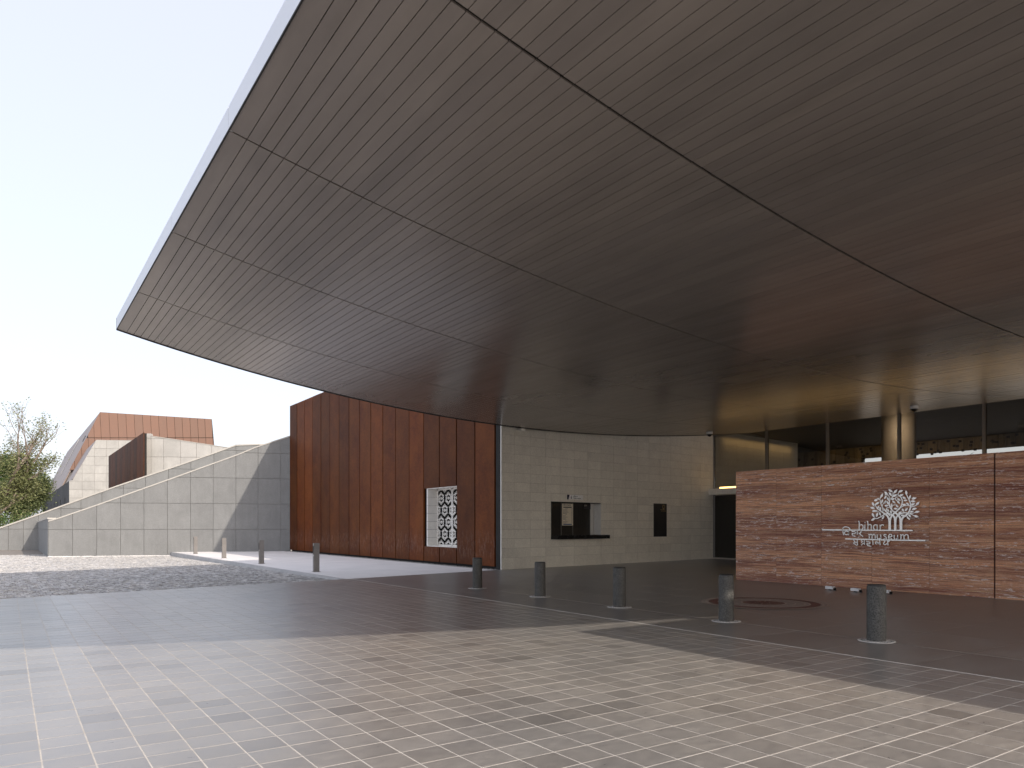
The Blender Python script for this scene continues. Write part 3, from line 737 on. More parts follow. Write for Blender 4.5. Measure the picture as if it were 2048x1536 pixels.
# door bay: dark glass door below a stone lintel that carries a warm strip lamp
b = MB(); b.box(XG-.02, 21.3, .06, XG+.02, 24.2, 3.1); part('entrance_door', b, flat('dark door glass', (.03,.028,.025), .15), hall)
k = MB(); k.box(XG-.45, 7.5, 3.12, XG-.1, 24.7, 3.4); lint = part('lintel', k, M_lime, hall)
k = MB(); k.box(XG-.40, 8.0, 3.401, XG-.32, 23.6, 3.47); part('strip_lamp', k, M_warm, lint)
b = MB()
for a in ((XG+.1, -1, 6.3, 46, 34, 9.2), (XG+.1, 33.6, 0, 46, 34, 6.3), (XG+.1, -1, 0, 46, -.6, 6.3), (XG-.0, -1, 6.1, XG+.1, 24.6, 9.2)): b.box(*a)
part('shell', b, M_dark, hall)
b = MB(); b.box(XG+.11, -.6, -.05, 46, 33.6, .01); part('hall_floor', b, flat('hall floor', (.12,.1,.08), .35), hall)
# slatted timber screen at the back of the hall
def slats(y0, y1, z0, z1, x):
    y = y0
    while y < y1:
        wd = random.choice((.16,.2,.24)); q = MB(); q.box(x+random.uniform(0,.05), y, z0, x+.09, y+wd-.02, z1)
        part('timber_slat', q, M_wood, hall, loc=(x, y, z0)); y += wd
slats(15.2, 24.5, 5.62, 6.3, 42); slats(24.5, 32.5, 0, 6.3, 42)
q = MB()
for _ in range(90):
    y = random.uniform(15.2, 32.3); z = random.uniform(5.5, 6.15) if y < 24.5 else random.uniform(4.4, 6.1)
    q.box(41.97, y, z, 41.995, y+.14, z+.12)
part('square_opening', q, M_black, hall, kind='stuff')
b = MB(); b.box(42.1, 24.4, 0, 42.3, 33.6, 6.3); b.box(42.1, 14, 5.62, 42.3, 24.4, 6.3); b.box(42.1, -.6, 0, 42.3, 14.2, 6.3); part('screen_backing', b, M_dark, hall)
q = thing('round_column', 'smooth beige round column standing behind the glass front', 'column', (31.2, 16.5, 0))
b = MB(); b.lathe((31.2,16.5,0), [(.66,0),(.66,6.3)], 32); part('shaft', b, flat('beige plaster', (.42,.34,.25), .7), q, smooth=True)
# warm lamps glowing on ceiling and stone, plus an added column light
def area(name, loc, size, sy, energy, rot, col=(1,.64,.27)):
    l = bpy.data.lights.new(name, 'AREA'); l.shape = 'RECTANGLE'; l.size = size; l.size_y = sy; l.energy = energy; l.color = col
    o = bpy.data.objects.new(name, l); C.objects.link(o); o.location = loc; o.rotation_euler = rot; return o
area('cove_lamp', (XG-.22, 15.8, 3.5), .12, 15.4, 2, (math.pi, 0, 0))
area('hall_lamp', (33.0, 24.55, 6.05), 7, .03, 5, (math.radians(12), 0, math.radians(7.8)))
area('column_fill', (29.6, 15.6, 6.0), .3, .3, 20, (0, math.radians(-25), 0), (1,.84,.66))  # added to brighten the column; no fitting stands here
area('screen_lamp', (40.9, 22, 6.2), .2, 10, 11, (0, math.radians(-25), 0))

# ------------------------------------------------------------ red travertine wall with the museum emblem
XT = 18.0
tv = thing('travertine_wall', 'long red banded travertine wall carrying the metal museum emblem', 'wall', (XT, 8, 0))
b = MB(); b.box(XT+.03, .2, -.1, XT+.42, 14.38, 3.2); part('wall_core', b, flat('dark joint', (.09,.045,.035), .9), tv)
ty = [14.4]+[14.4-1.4*k for k in range(1, 11)]; zs = [0, .86, 1.66, 2.44, 3.22]
for i in range(10):
    for j in range(4):
        g = .003; ga = .018 if i == 5 else g; gb = .018 if i == 4 else g
        b = MB(); b.box(XT+random.uniform(-.002,.002), ty[i+1]+gb, zs[j]+.0015, XT+.03, ty[i]-ga, zs[j+1]-.0015)
        part('stone_panel', b, M_trav, tv, loc=(XT, (ty[i]+ty[i+1])/2, zs[j]))
b = MB(); b.box(XT+.001, 14.381, 0, XT+.42, 14.4, 3.22); part('end_panel', b, M_trav, tv)
for i in range(10):
    b = MB(); b.box(XT+.031, ty[i+1]+.003, 3.201, XT+.43, ty[i]-.003, 3.221); part('top_stone', b, M_trav, tv, loc=(XT+.2, ty[i], 3.2))
tf = Face((XT, 14.4), (XT, .4)); tf.n = Vector((-1,0,0))
# emblem: measured on the photograph, laid out on the wall plane
EX = 1600; EY = 940; ES = 6.827
def em(p): return tf.px(EX + p[0]/ES, EY + p[1]/ES)
lg = thing('museum_emblem', 'brushed steel tree emblem with bihar museum lettering on red wall', 'emblem', tf.at(4.2, 1.6, .03))
def ribbon(mb, pts, w0, w1, n=.03, t=.03):
    P = [em(p) for p in pts]
    # smooth with Catmull-Rom
    Q = []
    for i in range(len(P)-1):
        p0, p1, p2, p3 = P[max(i-1,0)], P[i], P[i+1], P[min(i+2, len(P)-1)]
        for k in range(5):
            s = k/5; Q.append(tuple(.5*((2*p1[a]) + (-p0[a]+p2[a])*s + (2*p0[a]-5*p1[a]+4*p2[a]-p3[a])*s*s + (-p0[a]+3*p1[a]-3*p2[a]+p3[a])*s**3) for a in (0,1)))
    Q.append(P[-1])
    L = []; Rr = []
    for i, q in enumerate(Q):
        a, b = Q[max(i-1,0)], Q[min(i+1,len(Q)-1)]; dx, dz = b[0]-a[0], b[1]-a[1]; l = math.hypot(dx, dz) or 1
        w = (w0 + (w1-w0)*i/(len(Q)-1))/2; L.append((q[0]-dz/l*w, q[1]+dx/l*w)); Rr.append((q[0]+dz/l*w, q[1]-dx/l*w))
    vs = []
    for i in range(len(Q)): vs += [tf.at(*L[i], n), tf.at(*Rr[i], n), tf.at(*Rr[i], n+t), tf.at(*L[i], n+t)]
    fs = [(0,1,2,3), tuple(4*len(Q)-4+k for k in (3,2,1,0))]
    for i in range(len(Q)-1):
        a = 4*i; b = a+4; fs += [(a,b,b+1,a+1),(a+1,b+1,b+2,a+2),(a+2,b+2,b+3,a+3),(a+3,b+3,b,a)]
    mb.add(vs, fs)
br = [
 ([(1238,820),(1238,700),(1215,635),(1175,600),(1120,560),(1068,520),(1040,465)], .055, .018),
 ([(1246,820),(1246,700),(1262,640),(1300,595),(1350,550),(1395,500),(1415,430),(1395,375),(1358,345),(1360,308)], .05, .015),
 ([(1316,820),(1316,700),(1298,630),(1240,600),(1180,555),(1135,490),(1112,410),(1120,360)], .05, .015),
 ([(1320,820),(1322,700),(1340,640),(1385,602),(1440,585),(1510,592),(1575,625)], .05, .015),
 ([(1394,820),(1392,700),(1378,640),(1330,590),(1275,545),(1240,480),(1245,410),(1282,370),(1290,305)], .055, .015),
 ([(1400,820),(1402,700),(1425,650),(1475,610),(1512,560),(1530,480),(1510,410),(1480,350),(1475,335)], .055, .015),
 ([(1250,625),(1215,598),(1175,605),(1120,640),(1060,665),(1028,650)], .03, .015),
 ([(1528,505),(1580,495),(1618,470)], .02, .014), ([(1400,512),(1440,490),(1485,485),(1525,492)], .02, .014),
 ([(1485,590),(1550,592),(1610,575)], .02, .014), ([(1300,570),(1275,530),(1285,490),(1315,475),(1345,485)], .018, .014),
 ([(1370,430),(1332,410),(1332,375),(1360,368)], .018, .014), ([(1440,640),(1480,632),(1505,655)], .018, .014),
 ([(1160,560),(1145,500),(1160,460),(1180,440)], .018, .014), ([(1112,410),(1090,385),(1070,405)], .018, .014),
 ([(1245,600),(1262,590)], .018, .014), ([(1180,345),(1210,335),(1245,370),(1248,410)], .018, .014),
 ([(1200,560),(1210,520),(1245,510)], .018, .014), ([(1060,575),(1080,560),(1110,580)], .018, .014)]
k = MB()
for i, (pts, a, b_) in enumerate(br): ribbon(k, pts, a, b_, n=.028+.0017*i)
part('branches', k, M_steel, lg)
k = MB(); ribbon(k, [(318,816),(900,822),(1556,826)], .03, .03); part('baseline', k, M_steel, lg)
k = MB(); ribbon(k, [(636,940),(1100,952),(1727,963)], .03, .03); part('baseline', k, M_steel, lg)
leaves = [(1255,285,-30),(1322,292,50),(1393,290,25),(1470,315,-80),(1135,348,65),(1195,318,-40),(1253,332,-50),(1315,348,30),(1400,345,20),(1518,370,72),(1575,388,15),(1440,380,-20),(1185,372,58),(1220,398,-65),(1290,397,20),(1060,410,20),(1140,425,75),(1370,405,-30),(1460,415,10),(1560,428,0),(1180,438,65),(1215,448,-60),(1300,438,-40),(1365,443,-45),(1625,458,50),(1018,470,-60),(1075,455,35),(1490,465,-35),(1440,473,10),(1560,468,30),(1268,480,80),(1345,492,-50),(1200,487,10),(1010,518,-10),(1085,510,60),(1115,530,-75),(1325,528,5),(1580,530,15),(1425,550,-60),(1470,540,50),(1220,552,-50),(1035,558,15),(1262,578,-70),(1545,568,20),(1618,572,15),(1383,582,30),(1018,618,-60),(1070,610,72),(1110,600,-70),(1152,648,60),(1515,625,-50),(1605,632,-15),(1420,620,10),(1500,660,-45),(1020,672,35)]
for x, y, a in leaves:
    big = 36 if (abs(x-1318) > 240 or y < 370) else 30
    t = math.radians(a); ca, sa = math.cos(t), -math.sin(t); wd = big*.44
    prof = [(-1,0),(-.62,.62),(-.15,.98),(.3,.8),(.7,.4),(1,0),(.7,-.3),(.3,-.72),(-.15,-.98),(-.62,-.7)]
    P = [em((x + ca*big*p - sa*wd*q, y + sa*big*p + ca*wd*q)) for p, q in prof]
    m_ = MB(); m_.prism([tf.at(u, z, .034) for u, z in P], tf.n*.028); c = em((x, y)); part('leaf', m_, M_steel, lg, loc=tf.at(*c, .03))
# letters as stroke ribbons: (strokes in emblem pixels)
def letters(txts, w=.032):
    for strokes in txts:
        m_ = MB()
        for s in strokes: ribbon(m_, s, w, w)
        part('letter', m_, M_steel, lg)
def A(cx, cy, rx, ry, a0, a1, n=7): return [(cx+rx*math.cos(math.radians(a0+(a1-a0)*i/n)), cy-ry*math.sin(math.radians(a0+(a1-a0)*i/n))) for i in range(n+1)]
letters([
 [[(812,700),(825,712),(825,812)], A(852,780,28,34,140,-140)],                                # b
 [[(903,745),(903,815)], [(900,716),(908,722)]],                                             # i
 [[(930,702),(943,712),(943,815)], [(943,770),(958,748),(980,745),(990,762),(990,815)]],     # h
 [A(1048,782,28,34,60,330), [(1070,745),(1072,790),(1074,815)]],                             # a
 [[(1110,748),(1114,815)], [(1114,778),(1128,752),(1152,748),(1155,762)]],                   # r
 [[(950,880),(962,885),(962,945)], [(962,900),(985,878),(1000,895),(1000,945)], [(1000,900),(1025,878),(1042,895),(1044,945)]],   # m
 [[(1072,880),(1072,922),(1086,942),(1112,930),(1120,915)], [(1120,880),(1120,948)]],        # u
 [[(1196,888),(1176,878),(1162,892),(1180,910),(1198,926),(1184,946),(1160,938)]],           # s
 [[(1230,914),(1270,908),(1266,884),(1246,878),(1228,896),(1226,922),(1244,946),(1274,936)]],# e
 [[(1304,885),(1304,926),(1318,948),(1344,936),(1350,920)], [(1350,885),(1350,952)]],        # u
 [[(1384,880),(1394,888),(1396,955)], [(1396,905),(1418,882),(1436,900),(1438,955)], [(1438,905),(1462,882),(1486,888),(1494,905),(1496,955)]],  # m
 [[(612,890),(604,840),(604,795),(630,776),(680,785),(700,812)], [(680,818),(680,892)], A(652,860,28,24,0,360,12)],        # short i + ba
 [[(730,822),(730,840),(762,842),(775,858),(755,872),(728,868),(740,895),(772,905)]],        # ha
 [[(798,822),(800,880)]],                                                                     # aa
 [[(836,822),(850,836),(846,858),(822,866),(850,885),(878,912)]],                             # ra
 [[(746,955),(762,972),(758,990),(745,998),(770,1012),(792,1032)], [(760,990),(798,985)], [(798,955),(802,1028)], [(812,915),(818,920)]],   # sam
 [[(850,960),(870,975),(852,992)], [(896,958),(898,1022)], [(898,992),(868,1010),(852,1028)]],  # gra
 [[(930,962),(930,978),(962,982),(975,998),(952,1010),(930,1004),(942,1030),(990,1042)]],    # ha
 [[(1012,960),(1015,1020)]],                                                                  # aa
 [[(1062,1012),(1046,998),(1058,980),(1082,992),(1084,1010)], [(1106,960),(1110,1025)], [(1084,992),(1108,990)]],   # la
 [[(1150,962),(1174,968),(1168,990),(1156,1000),(1176,1020),(1212,1000)], [(1212,960),(1218,1028)], [(1218,985),(1240,962)]],   # ya
], .021)

# floor spotlights under the emblem wall
for i, (x, y, lb) in enumerate(((16.99,10.71,'small white floor spotlight farthest left below the emblem wall'),(16.98,10.03,'small white floor spotlight between the other two below the emblem wall'),(17.1,9.36,'small white floor spotlight just right of the nearest granite bollard'))):
    if i == 0:
        fl_ = thing('floor_spotlight', lb, 'lamp', (x, y, 0), 'floor spotlights below the emblem'); proto_f = fl_
        k = MB(); k.box(x-.05, y-.1, .025, x+.05, y+.1, .095); part('housing', k, M_signw, fl_)
        k = MB(); k.box(x-.02, y-.16, .0, x+.02, y-.105, .06); part('mounting_foot', k, M_black, fl_)
        k = MB(); k.box(x+.052, y-.08, .04, x+.06, y+.08, .085); part('lens', k, M_steel, fl_)
        k = MB(); k.box(x-.04, y-.02, 0, x+.04, y+.02, .024); part('cable_gland', k, M_black, fl_)
    else:
        o = copy_tree(proto_f); o.location = (x, y, 0); o['label'] = lb

# ------------------------------------------------------------ inlaid stone medallion
MC = Vector((12.98, 9.68, 0))
md = thing('stone_medallion', 'round inlaid stone medallion with red centre set into the driveway', 'floor inlay', MC)
def ring(r0, r1, z, n=96):
    k = MB(); vs = []; fs = []
    for i in range(n):
        q = 2*math.pi*i/n; vs += [(MC.x+r0*math.cos(q), MC.y+r0*math.sin(q), z), (MC.x+r1*math.cos(q), MC.y+r1*math.sin(q), z)]
    for i in range(n): a = 2*i; b = 2*((i+1)%n); fs.append((a, a+1, b+1, b))
    k.add(vs, fs); return k
def disc(r, z, n=96):
    k = MB(); k.add([(MC.x+r*math.cos(2*math.pi*i/n), MC.y+r*math.sin(2*math.pi*i/n), z) for i in range(n)], [tuple(range(n))]); return k
part('base_disc', disc(1.26, .004), gmat('brown stone inlay', (.26,.205,.175), (.32,.25,.215), 8, rough=.5), md)
part('red_disc', disc(.42, .008), M_redin, md)
for r0, r1 in ((1.215,1.255),(1.13,1.17),(.88,.91),(.79,.82),(.61,.64),(.42,.45),(.11,.135)): part('white_ring', ring(r0, r1, .008), M_mandala, md)
part('red_ring', ring(.92, 1.1, .007), M_redin, md)
k = MB()
def teeth(r0, r1, n, z, sh=.35):
    for i in range(n):
        q = 2*math.pi*i/n; dq = math.pi/n*sh*2
        k.add([(MC.x+r0*math.cos(q-dq/2), MC.y+r0*math.sin(q-dq/2), z), (MC.x+r0*math.cos(q+dq/2), MC.y+r0*math.sin(q+dq/2), z), (MC.x+r1*math.cos(q), MC.y+r1*math.sin(q), z)], [(0,1,2)])
teeth(1.165,1.225,64,.009,.7); teeth(.66,.79,28,.009); teeth(.82,.88,56,.009,.3); teeth(.45,.6,16,.009,.25); teeth(.14,.39,12,.011,.2); teeth(.38,.16,12,.011,.12)
part('petal_pattern', k, M_mandala, md, kind='stuff')

# ------------------------------------------------------------ granite bollards
bollards = [(10.0,16.15,'granite bollard in front of the steel-clad building, farthest from the emblem wall'),(10.0,13.45,'granite bollard in front of the limestone wall, left of the ticket window'),
 (10.0,10.82,'granite bollard in front of the limestone wall, below and right of the ticket window'),(10.0,8.2,'granite bollard overlapping the inlaid floor medallion'),(10.0,5.6,'nearest granite bollard, largest, in front of the emblem wall')]
x, y, lb = bollards[0]
B0 = thing('granite_bollard', lb, 'bollard', (x, y, 0), 'granite bollards in a row')
k = MB(); k.lathe((x,y,0), [(.125,.006),(.125,.745),(.123,.757),(.117,.765)], 40); part('shaft', k, M_granite, B0, smooth=True)
k = MB(); k.lathe((x,y,.765), [(.118,0),(.12,.006),(.119,.017),(.112,.02)], 40); part('cap', k, M_granite2, B0, smooth=True)
k = MB(); k.lathe((x,y,0), [(.24,.002),(.24,.006),(.126,.007)], 48); bs_ = part('base_ring', k, M_white, B0)
k = MB(); MCo = MC; MC = Vector((x,y,0)); teeth(.2,.232,26,.0085,.45); teeth(.15,.175,20,.0085,.5); part('inlay_mark', k, M_granite2, bs_, kind='stuff'); 
part('dark_ring', ring(.182,.192,.0085,48), M_granite2, bs_); MC = MCo
for x, y, lb in bollards[1:]:
    o = copy_tree(B0); o.location = (x, y, 0); o['label'] = lb
# ------------------------------------------------------------ square lamp bollards
lampb = [(8.93,45.0,'farthest lamp bollard, sunlit, in front of the concrete ramp wall'),(8.93,38.3,'sunlit lamp bollard second from the far kerb end'),(8.93,31.8,'shaded lamp bollard third from the far kerb end, before the shaded ramp wall'),(8.93,25.1,'nearest lamp bollard, shaded, in front of the steel panels')]
x, y, lb = lampb[-1]
L0 = thing('lamp_bollard', lb, 'lamp', (x, y, 0), 'square lamp bollards along the kerb')
k = MB(); hw = .1
k.box(x-hw, y-.055, .012, x+hw, y+.055, .55); k.box(x-hw+.05, y-.055, .55, x+hw, y+.055, .9); k.box(x-hw, y-.055, .9, x+hw, y+.055, 1.0)
k.box(x-hw, y-.055, .55, x-hw+.05, y-.045, .9); k.box(x-hw, y+.045, .55, x-hw+.05, y+.055, .9)
part('post', k, M_anod, L0)
k = MB(); k.prism([(x-hw+.004,y-.045,.555),(x-hw+.046,y-.045,.555),(x-hw+.046,y-.045,.66)], (0,.09,0)); part('lamp_reflector', k, M_steel, L0)
k = MB(); k.box(x-hw+.046, y-.044, .67, x-hw+.0495, y+.044, .895); part('lamp_glass', k, M_black, L0)
k = MB(); k.box(x-hw-.03, y-.085, 0, x+hw+.03, y+.085, .012); part('base_plate', k, M_anod, L0)
for x, y, lb in lampb[:-1]:
    o = copy_tree(L0); o.location = (x, y, 0); o['label'] = lb

# ------------------------------------------------------------ dome cameras below the soffit
dc = [(24.0,20.54,'white dome camera under the soffit near the limestone wall end'),(24.6,12.5,'white dome camera under the soffit in front of the beige column')]
x, y, lb = dc[0]; z = soff(x)
D0 = thing('dome_camera', lb, 'camera', (x, y, z), 'dome cameras under the canopy')
k = MB(); k.lathe((x,y,z-.1), [(.11,0),(.13,.02),(.13,.1)], 24); part('housing', k, M_signw, D0, smooth=True)
k = MB(); k.lathe((x,y,z-.2), [(.02,0),(.07,.025),(.1,.07),(.108,.099)], 24); part('dome', k, M_counter, D0, smooth=True)
x, y, lb = dc[1]; o = copy_tree(D0); o.location = (x, y, soff(x)); o['label'] = lb

# ------------------------------------------------------------ concrete ramp: front wall, end face, back wall
ff = Face(WP.xy, WQ.xy)
def pts(face, L): return [face.px(*p) for p in L]
ramp = thing('concrete_ramp', 'grey concrete ramp with two sloping parapet walls of large cast panels', 'ramp', ff.at(ff.L/2, -.3))
top = pts(ff, [(97,1041),(118,1035),(194,1009),(336,958.5),(475,908.5),(512.5,893),(581,871)])
outline = [(0,-.5)] + top + [(top[-1][0]+.6,-.5)][:1]
outline = [(0,-.5)] + [(max(0,u), z-.07) for u, z in top] + [(top[-1][0], -.5)]
us = [0] + [ff.px(q/3.2, 1052)[0] for q in (465,620,772,922,1072,1220,1365,1510,1652,1797)] + [top[-1][0]+.3]
zs = [-.5, 1.39, 2.99, 4.6, 6.2, 7.8, 9.4]
k = MB(); k.prism([ff.at(u,z,-.35) for u, z in outline], ff.n*.34); part('wall_core', k, flat('concrete joint', (.33,.32,.3), .9), ramp)
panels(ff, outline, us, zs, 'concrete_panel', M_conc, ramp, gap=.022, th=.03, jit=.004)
def coping(face, top, parent, n0, n1, th=.075, name='coping'):
    for (a, b) in zip(top, top[1:]):
        if b[0]-a[0] < .05: continue
        k = MB(); k.prism([face.at(a[0]+.004,a[1]-th,n0), face.at(b[0]-.004,b[1]-th,n0), face.at(b[0]-.004,b[1],n0), face.at(a[0]+.004,a[1],n0)], face.n*(n1-n0)); part(name, k, M_cap, parent, loc=face.at(a[0],a[1]))
coping(ff, top, ramp, -.38, .055)
# end face running back to the rear wall
BP0 = W(77, 1052, 56.9)
ef = Face((WP.x, BP0.y+.5), (WP.x, WP.y)); ef.n = Vector((-1,0,0))
eo = [(0,-.5),(0,1.9),(ef.L,2.02),(ef.L,-.5)]
k = MB(); k.prism([ef.at(u,z,-.35) for u, z in eo], ef.n*.34); part('wall_core', k, M_conc, ramp)
ue = [ef.L*i/9 for i in range(10)]
panels(ef, eo, ue, [-.5,1.39,3], 'end_panel', M_conc, ramp, gap=.02, th=.03)
coping(ef, [(0,1.96),(ef.L,2.09)], ramp, -.38, .055)
# back wall
dv = Vector((13.15*C_+3.5*S_, -13.15*S_+3.5*C_, 0))   # parallel to the front wall
BQ = BP0 + dv*1.35; BA = BP0 - dv*.55
bf = Face(BA.xy, BQ.xy)
rw = thing('rear_ramp_wall', 'long rear concrete wall rising behind the ramp with pale coping', 'wall', bf.at(bf.L/2, -.3))
topb = pts(bf, [(-60,1076),(0,1054.5),(78,1027.5),(200,983),(250,965.5),(337.5,936),(428,905),(472,889),(517,887.5)])
topb.append((bf.L, topb[-1][1]))
ob = [(0,-.6)] + [(max(0,u), z-.08) for u, z in topb] + [(bf.L,-.6)]
ub = [bf.px(q, 1052)[0] for q in (-60,-12,17,47,77,122,162,204,247,291,337,382,428,472,517,560)]; ub[0] = 0; ub[-1] = bf.L
zb = [-.6, 1.36, 2.98, 4.6, 6.2, 7.8, 9.5, 11]
k = MB(); k.prism([bf.at(u,z,-.4) for u, z in ob], bf.n*.39); part('wall_core', k, flat('rear joint', (.3,.29,.265), .9), rw)
panels(bf, ob, ub, zb, 'concrete_panel', M_conc, rw, gap=.028, th=.03)
coping(bf, topb, rw, -.45, .08, .11)
# ramp deck between the walls
k = MB(); P = [(a[0], a[1]-1.0) for a in top]
vs = []; fs = []
for u, z in P: vs += [tuple(ff.at(u, min(z, 8), -.36)), tuple(ff.at(u, min(z, 8), -10.5))]
for i in range(len(P)-1): fs.append((2*i, 2*i+2, 2*i+3, 2*i+1))
k.add(vs, fs); part('ramp_deck', k, M_cap, ramp)

# ------------------------------------------------------------ buildings beyond
def lift(px, py, Y): return W(px, py, Y)
def poly3(parent, name, P, d, mat, label=None):
    k = MB(); k.prism(P, d); return part(name, k, mat, parent, loc=P[0])
# lower block: front faces us nearly square, left flank slopes
NV = Vector((S_, C_, 0))                  # straight away from the viewer
def front_face(Y, skew=0):                # a plan line square to the view at depth Y
    a = W(0, 1052, Y); b = W(900, 1052, Y+skew); return Face(a.xy, b.xy)
def back(face, d): return -face.n*d
f1 = front_face(108, 7)
lb_ = thing('sloped_stone_building', 'pale stone-clad building with slanted left flank behind the ramp wall', 'building', f1.at(12, 0))
O1 = pts(f1, [(138.4,1075),(138.4,961.6),(145.3,960),(193,879.7),(262,881.5),(300,884),(300,1075)])
cols1 = [f1.px(q/3.2,1052)[0] for q in (443,527,607,683,760,840,1000)]; rows1 = [f1.px(180, 760+q/3.2)[1] for q in (1000,950,900,850,805,755,703,648,597,545,490,437,380,330)]
k = MB(); k.prism([f1.at(u,z,-.3) for u, z in O1], f1.n*.29); part('wall_core', k, flat('stone joint', (.4,.37,.33), .9), lb_)
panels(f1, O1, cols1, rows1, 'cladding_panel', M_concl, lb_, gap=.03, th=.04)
# dark flank wall and sloping roof run away in the street direction (+y)
def away(p, L): return Vector(p) + Vector((0, L, 0))
pA = f1.at(*f1.px(138.4,1090)); pB = f1.at(*f1.px(138.4,961.6)); pC = f1.at(*f1.px(145.3,958)); pD = f1.at(*f1.px(193,879.7))
LL = 88 * (138.4-12)/(65.6-12) * C_ ; LEN = 95
nseg = 18
for i in range(nseg):
    a, b_ = LEN*i/nseg+.03, LEN*(i+1)/nseg-.03
    k = MB(); k.prism([away(pA,a), away(pA,b_), away(pB,b_), away(pB,a)], (.3,0,0)); part('dark_wall_panel', k, M_dkclad, lb_, loc=away(pA,a))
for i, yy in enumerate((9, 20, 30, 41, 52)):
    k = MB(); q0 = away(pB, yy); k.prism([q0+Vector((-.03,0,-3.6)), q0+Vector((-.03,1.6,-3.6)), q0+Vector((-.03,1.6,-2.2)), q0+Vector((-.03,0,-2.2))], (.02,0,0)); part('small_window', k, M_black, lb_, loc=q0)
nseg = 26; LEN2 = 95
for i in range(nseg):
    a, b_ = LEN2*i/nseg+.025, LEN2*(i+1)/nseg-.025
    k = MB(); k.prism([away(pC,a), away(pC,b_), away(pD,b_), away(pD,a)], (.15,0,-.12)); part('roof_sheet', k, M_roofz, lb_, loc=away(pC,a))
k = MB(); k.prism([away(pC,.3)+Vector((.2,0,-.2)), away(pC,LEN2)+Vector((.2,0,-.2)), away(pD,LEN2)+Vector((.2,0,-.2)), away(pD,.3)+Vector((.2,0,-.2))], (.1,0,-.1)); part('roof_deck', k, M_roofing, lb_)
k = MB(); pE = f1.at(*f1.px(300,880)); k.prism([away(pD,.3), away(pE,.3), away(pE,40), away(pD,40)], (0,0,-.3)); part('flat_roof', k, M_roofing, lb_)
# upper steel volume
f2 = front_face(122, 8)
ub_ = thing('upper_steel_building', 'distant haze-tinted steel-clad upper volume with slanted side, highest on the skyline', 'building', f2.at(20, 0))
O2 = pts(f2, [(139,940),(200,824.2),(422.8,838.2),(427.5,890),(427.5,940)])
cx2 = [640,697,752,805,858,911,962,1013,1064,1114,1163,1213,1262,1308,1353]
k = MB(); k.prism([f2.at(u,z,-.3) for u, z in O2], f2.n*.29); part('wall_core', k, M_black, ub_)
zt, zb_ = f2.px(200,824)[1], f2.px(200,880)[1]
xx = [410,460,510,555,596] + cx2 + [1400]
for i in range(len(xx)-1):
    # joints lean slightly, as on the building
    t0, t1 = xx[i]/3.2, xx[i+1]/3.2; lean = 3.0
    for (ya, yb) in ((815, 875.5), (876.2, 940)):
        q = [f2.px(t0+lean*(ya-824)/56, ya), f2.px(t1+lean*(ya-824)/56, ya), f2.px(t1+lean*(yb-824)/56, yb), f2.px(t0+lean*(yb-824)/56, yb)]
        g = .03; q = [(q[0][0]+g,q[0][1]),(q[1][0]-g,q[1][1]),(q[2][0]-g,q[2][1]+g),(q[3][0]+g,q[3][1]+g)]
        # clip the parallelogram by the outline (both convex enough): walk half-planes of the outline
        Pq = q; OO = O2 + [O2[0]]
        OO = list(reversed(OO))
        for a, b_ in zip(OO, OO[1:]):
            R2 = []
            side = lambda p: (b_[0]-a[0])*(p[1]-a[1]) - (b_[1]-a[1])*(p[0]-a[0])
            for m in range(len(Pq)):
                c0, c1 = Pq[m-1], Pq[m]; s0, s1 = side(c0), side(c1)
                if (s0 >= 0) != (s1 >= 0): tt = s0/(s0-s1); R2.append((c0[0]+(c1[0]-c0[0])*tt, c0[1]+(c1[1]-c0[1])*tt))
                if s1 >= 0: R2.append(c1)
            Pq = R2
            if len(Pq) < 3: break
        if len(Pq) >= 3 and parea(Pq) > .05:
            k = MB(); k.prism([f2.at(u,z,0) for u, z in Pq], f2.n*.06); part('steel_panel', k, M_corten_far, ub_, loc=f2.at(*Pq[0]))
uq = (pB.x - f2.P.x)/f2.d.x; qC = f2.at(uq, pB.z + .05); qD = f2.at(*f2.px(200,824.4)); nseg = 20; LEN3 = 80
for i in range(nseg):
    a, b_ = LEN3*i/nseg+.03, LEN3*(i+1)/nseg-.03
    k = MB(); k.prism([away(qC,a), away(qC,b_), away(qD,b_), away(qD,a)], (.15,0,-.12)); part('roof_sheet', k, M_roofz, ub_, loc=away(qC,a))
k = MB(); k.prism([away(qC,.3)+Vector((.2,0,-.2)), away(qC,LEN3)+Vector((.2,0,-.2)), away(qD,LEN3)+Vector((.2,0,-.2)), away(qD,.3)+Vector((.2,0,-.2))], (.1,0,-.1)); part('roof_deck', k, M_roofing, ub_)
k = MB(); qE = f2.at(*f2.px(424,838.4)); k.prism([away(qD,.3), away(qE,.3), away(qE,60), away(qD,60)], (0,0,-.3)); part('flat_roof', k, M_roofing, ub_)
slope = (qD-qC).normalized(); nrm = Vector((-(qD-qC).z, 0, (qD-qC).x)).normalized()
for yy, s0, s1, wd in ((7.5, .66, .74, 1.0), (34, .30, .9, 1.2)):
    a = away(qC, yy) + (qD-qC)*s0 + nrm*.05; b_ = away(qC, yy) + (qD-qC)*s1 + nrm*.05
    k = MB(); k.prism([a, b_, b_+Vector((0,wd,0)), a+Vector((0,wd,0))], nrm*.05); part('roof_slot' if yy < 20 else 'white_gutter', k, M_black if yy < 20 else M_screen, ub_, loc=a)
